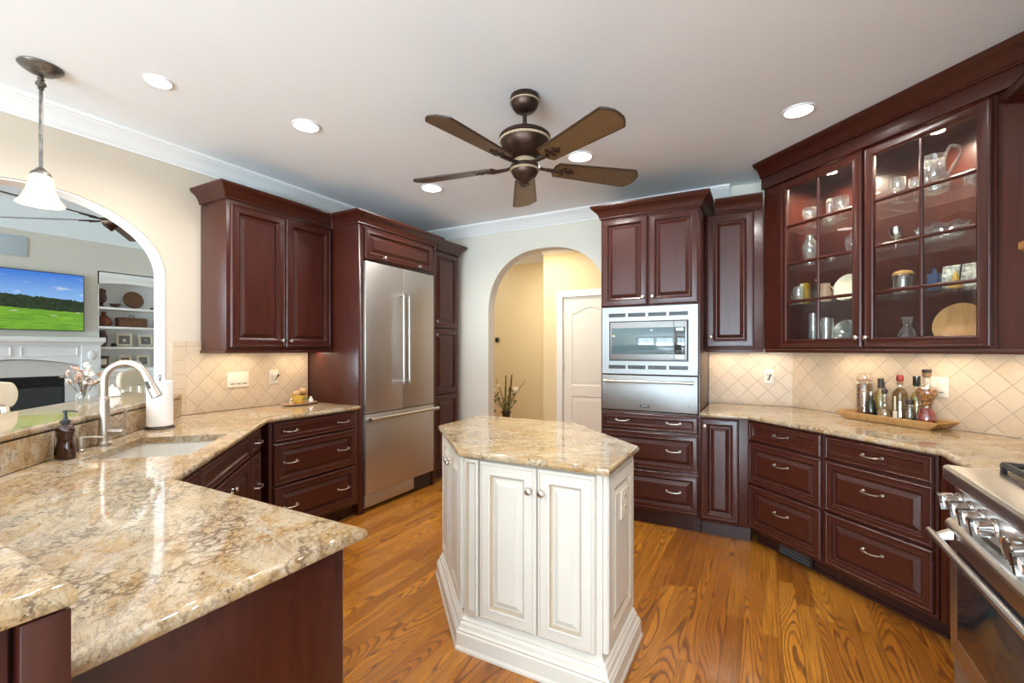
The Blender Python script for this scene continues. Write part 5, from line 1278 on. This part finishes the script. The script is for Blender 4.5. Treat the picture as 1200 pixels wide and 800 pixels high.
# bar stools behind the ledge
def stool(at, rot, label):
    T = thing('bar_stool', label, 'bar stool', at, rot, 'cream bar stools')
    crest = [(.15 + .06 * cos(t), 1.130 + .070 * sin(t)) for t in [-pi / 2 + pi * k / 10 for k in range(11)]]
    crest += [(.10 - .20 * k / 6, 1.205 + .012 * sin(pi * k / 6)) for k in range(7)]
    crest += [(-.15 + .06 * cos(t), 1.130 + .070 * sin(t)) for t in [pi / 2 + pi * k / 10 for k in range(11)]]
    crest += [(-.10, 1.075), (0, 1.085), (.10, 1.075)]
    MB().poly(crest, .165, .195, edge=[(.008, .163), (0, .170), (0, .190), (.008, .197)], fmap=lambda a, b, h: (a, h, b)).build('crest_rail', 'stool', T)
    for sx in (-1, 1):
        MB().tube([(sx * .17, .17, 0), (sx * .165, .165, .68), (sx * .13, .178, 1.085)], [.018, .021, .017], 8).build('leg', 'stool', T)
        MB().tube([(sx * .17, -.17, 0), (sx * .155, -.15, .68)], [.016, .021], 8).build('leg', 'stool', T)
    MB().box(-.045, .045, .166, .180, .72, 1.11).build('back_splat', 'stool', T, bevel=.004)
    MB().box(-.19, .19, -.19, .19, .680, .705).build('seat', 'stool', T, bevel=.008)
    MB().box(-.18, .18, -.18, .15, .7055, .745).build('cushion', 'fabric', T, bevel=.015)
    f = MB()
    for a_, b_ in (((-.165, -.165, .25), (.165, -.165, .25)), ((-.168, -.165, .30), (-.168, .168, .30)), ((.168, -.165, .30), (.168, .168, .30))): f.tube([a_, b_], .011, 8)
    f.build('stretcher', 'stool', T)
    return T
stool((-3.381, .885, 0), 135, 'cream bar stool with rounded crest rail in front of the black firebox')
stool((-4.418, 1.924, 0), 135, 'cream bar stool with rounded crest rail seen behind the faucet spout')

# vase of dried flowers on the bar, white dish
T = thing('flower_vase', 'small glass vase of dried pink and cream flowers on the bar ledge', 'vase', (-3.52, 1.150, 1.071), 0)
MB().lathe([(.001, 0), (.026, 0), (.030, .005), (.034, .03), (.024, .058), (.028, .068), (.026, .068), (.021, .056), (.030, .03), (.001, .008)], 18).build('vase', 'clear', T)
rr = random.Random(5); sm_, pk, cr, gr = MB(), MB(), MB(), MB()
def petal(m, p, r):
    k0 = len(m.v); m.ball((0, 0, 0), r, 8, sx=1.0, sy=.65, sz=.16)
    m.xf(Matrix.Translation(p) @ Matrix.Rotation(rr.uniform(0, 6.3), 4, 'Z') @ Matrix.Rotation(rr.uniform(-1.4, 1.4), 4, 'X') @ Matrix.Rotation(rr.uniform(-1.2, 1.2), 4, 'Y'), k0)
for k in range(34):
    a = rr.uniform(0, 2 * pi); q = rr.uniform(.01, .085); h_ = rr.uniform(.045, .165) * (1.15 - q * 5)
    p = (q * cos(a), q * sin(a), .055 + h_)
    sm_.tube([(0, 0, .02), (p[0] * .35, p[1] * .35, .06), p], .0012, 5)
    mb = (pk, cr, gr)[k % 3]
    for j in range(6 if k % 3 < 2 else 4):
        petal(mb, (p[0] + rr.uniform(-.014, .014), p[1] + rr.uniform(-.014, .014), p[2] + rr.uniform(-.012, .010)), rr.uniform(.009, .015))
sm_.build('stems', 'reed', T); 
for m_, nm, mt in ((pk, 'pink_blossoms', 'pink'), (cr, 'cream_blossoms', 'petal'), (gr, 'grey_leaves', 'grey_leaf')): m_.build(nm, mt, T)
o = MB().lathe([(.044, 0), (.047, .004), (.043, .030), (.028, .053), (.008, .062), (.007, .068), (.008, .074), (.001, .077)], 24).build('white_cloche_dish', 'ceramic_white')
tag(o, 'small white domed dish on the bar ledge seen inside the faucet arch', 'dish', None, (-3.75, 1.373, 1.0712))

# ------------------------------------------------------------------ hall: thermostat and floor vase
T = thing('thermostat', 'small round dark thermostat on the yellow hall wall', 'thermostat', (-3.62, HB, 1.525), 0)
MB().lathe([(.001, 0), (.048, 0), (.048, .006), (.044, .020), (.040, .022), (.001, .022)], 24).xf(Matrix.Rotation(radians(90), 4, 'X')).build('ring', 'nickel', T)
MB().lathe([(.001, .0222), (.036, .0222), (.034, .0245), (.001, .0245)], 24).xf(Matrix.Rotation(radians(90), 4, 'X')).build('face', 'black', T)
VX, VY, VH = -2.99, 5.30, .56
T = thing('floor_vase', 'slim dark floor vase with reeds and pale flowers in the hall behind the island', 'vase', (VX, VY, 0), 0)
MB().lathe([(.001, 0), (.085, 0), (.09, .01), (.07, .06), (.095, .22), (.085, .36), (.048, .47), (.050, .50), (.064, .545), (.066, VH), (.060, VH), (.044, .50), (.001, .40)], 24).build('vase', 'vase_dark', T)
cX, sX = cos(radians(28.7)), sin(radians(28.7))
def vp(l, z, q=0): return (l * cX - q * sX, l * sX + q * cX, z)
m = MB()
m.tube([vp(-.01, .5), vp(-.008, .8), vp(-.004, 1.03)], [.010, .013, .009], 8).build('green_reed', 'stem', T)
MB().tube([vp(.02, .5), vp(.055, .8), vp(.075, 1.04)], [.010, .013, .009], 8).build('brown_reed', 'reed', T)
m = MB()
for tp in ((-.19, .86), (-.14, .99), (-.09, .89), (.25, .96), (.16, .86), (.12, .83), (-.16, .76)):
    m.tube([vp(0, .5), vp(tp[0] * .45, .5 + (tp[1] - .5) * .55), vp(*tp)], .0035, 5)
m.build('stems', 'reed', T)
m = MB(); rr = random.Random(3)
for k in range(26):
    a = rr.uniform(-.16, .12); z = rr.uniform(.60, .84) - abs(a) * .5; q = rr.uniform(-.06, .06)
    L = rr.uniform(.04, .075); tl = rr.uniform(-.7, .7)
    b0 = Vector(vp(a, z, q)); b1 = b0 + Vector(vp(L * sin(tl) , L * cos(tl)))
    md = (b0 + b1) / 2; sd = Vector(vp(.014, 0, .008)); up_ = Vector(vp(0, 0, .004))
    m._add([b0, md + sd, b1, md - sd, md + up_], [(0, 1, 4), (1, 2, 4), (2, 3, 4), (3, 0, 4)])
    m.tube([vp(0, .54, 0), vp(a * .5, (z + .54) / 2, q * .5), b0], .0025, 5)
m.build('leaves', 'stem', T, smooth=0)
m = MB()
for (l, z, r) in ((.125, .84, .040), (-.165, .84, .026), (-.10, .90, .022)):
    for k in range(7):
        b = 2 * pi * k / 7; m.ball(vp(l + r * .55 * cos(b), z + r * .55 * sin(b), -.01), r * .5, 8, sy=.6)
    m.ball(vp(l, z, -.02), r * .45, 8)
m.build('blossoms', 'petal', T)
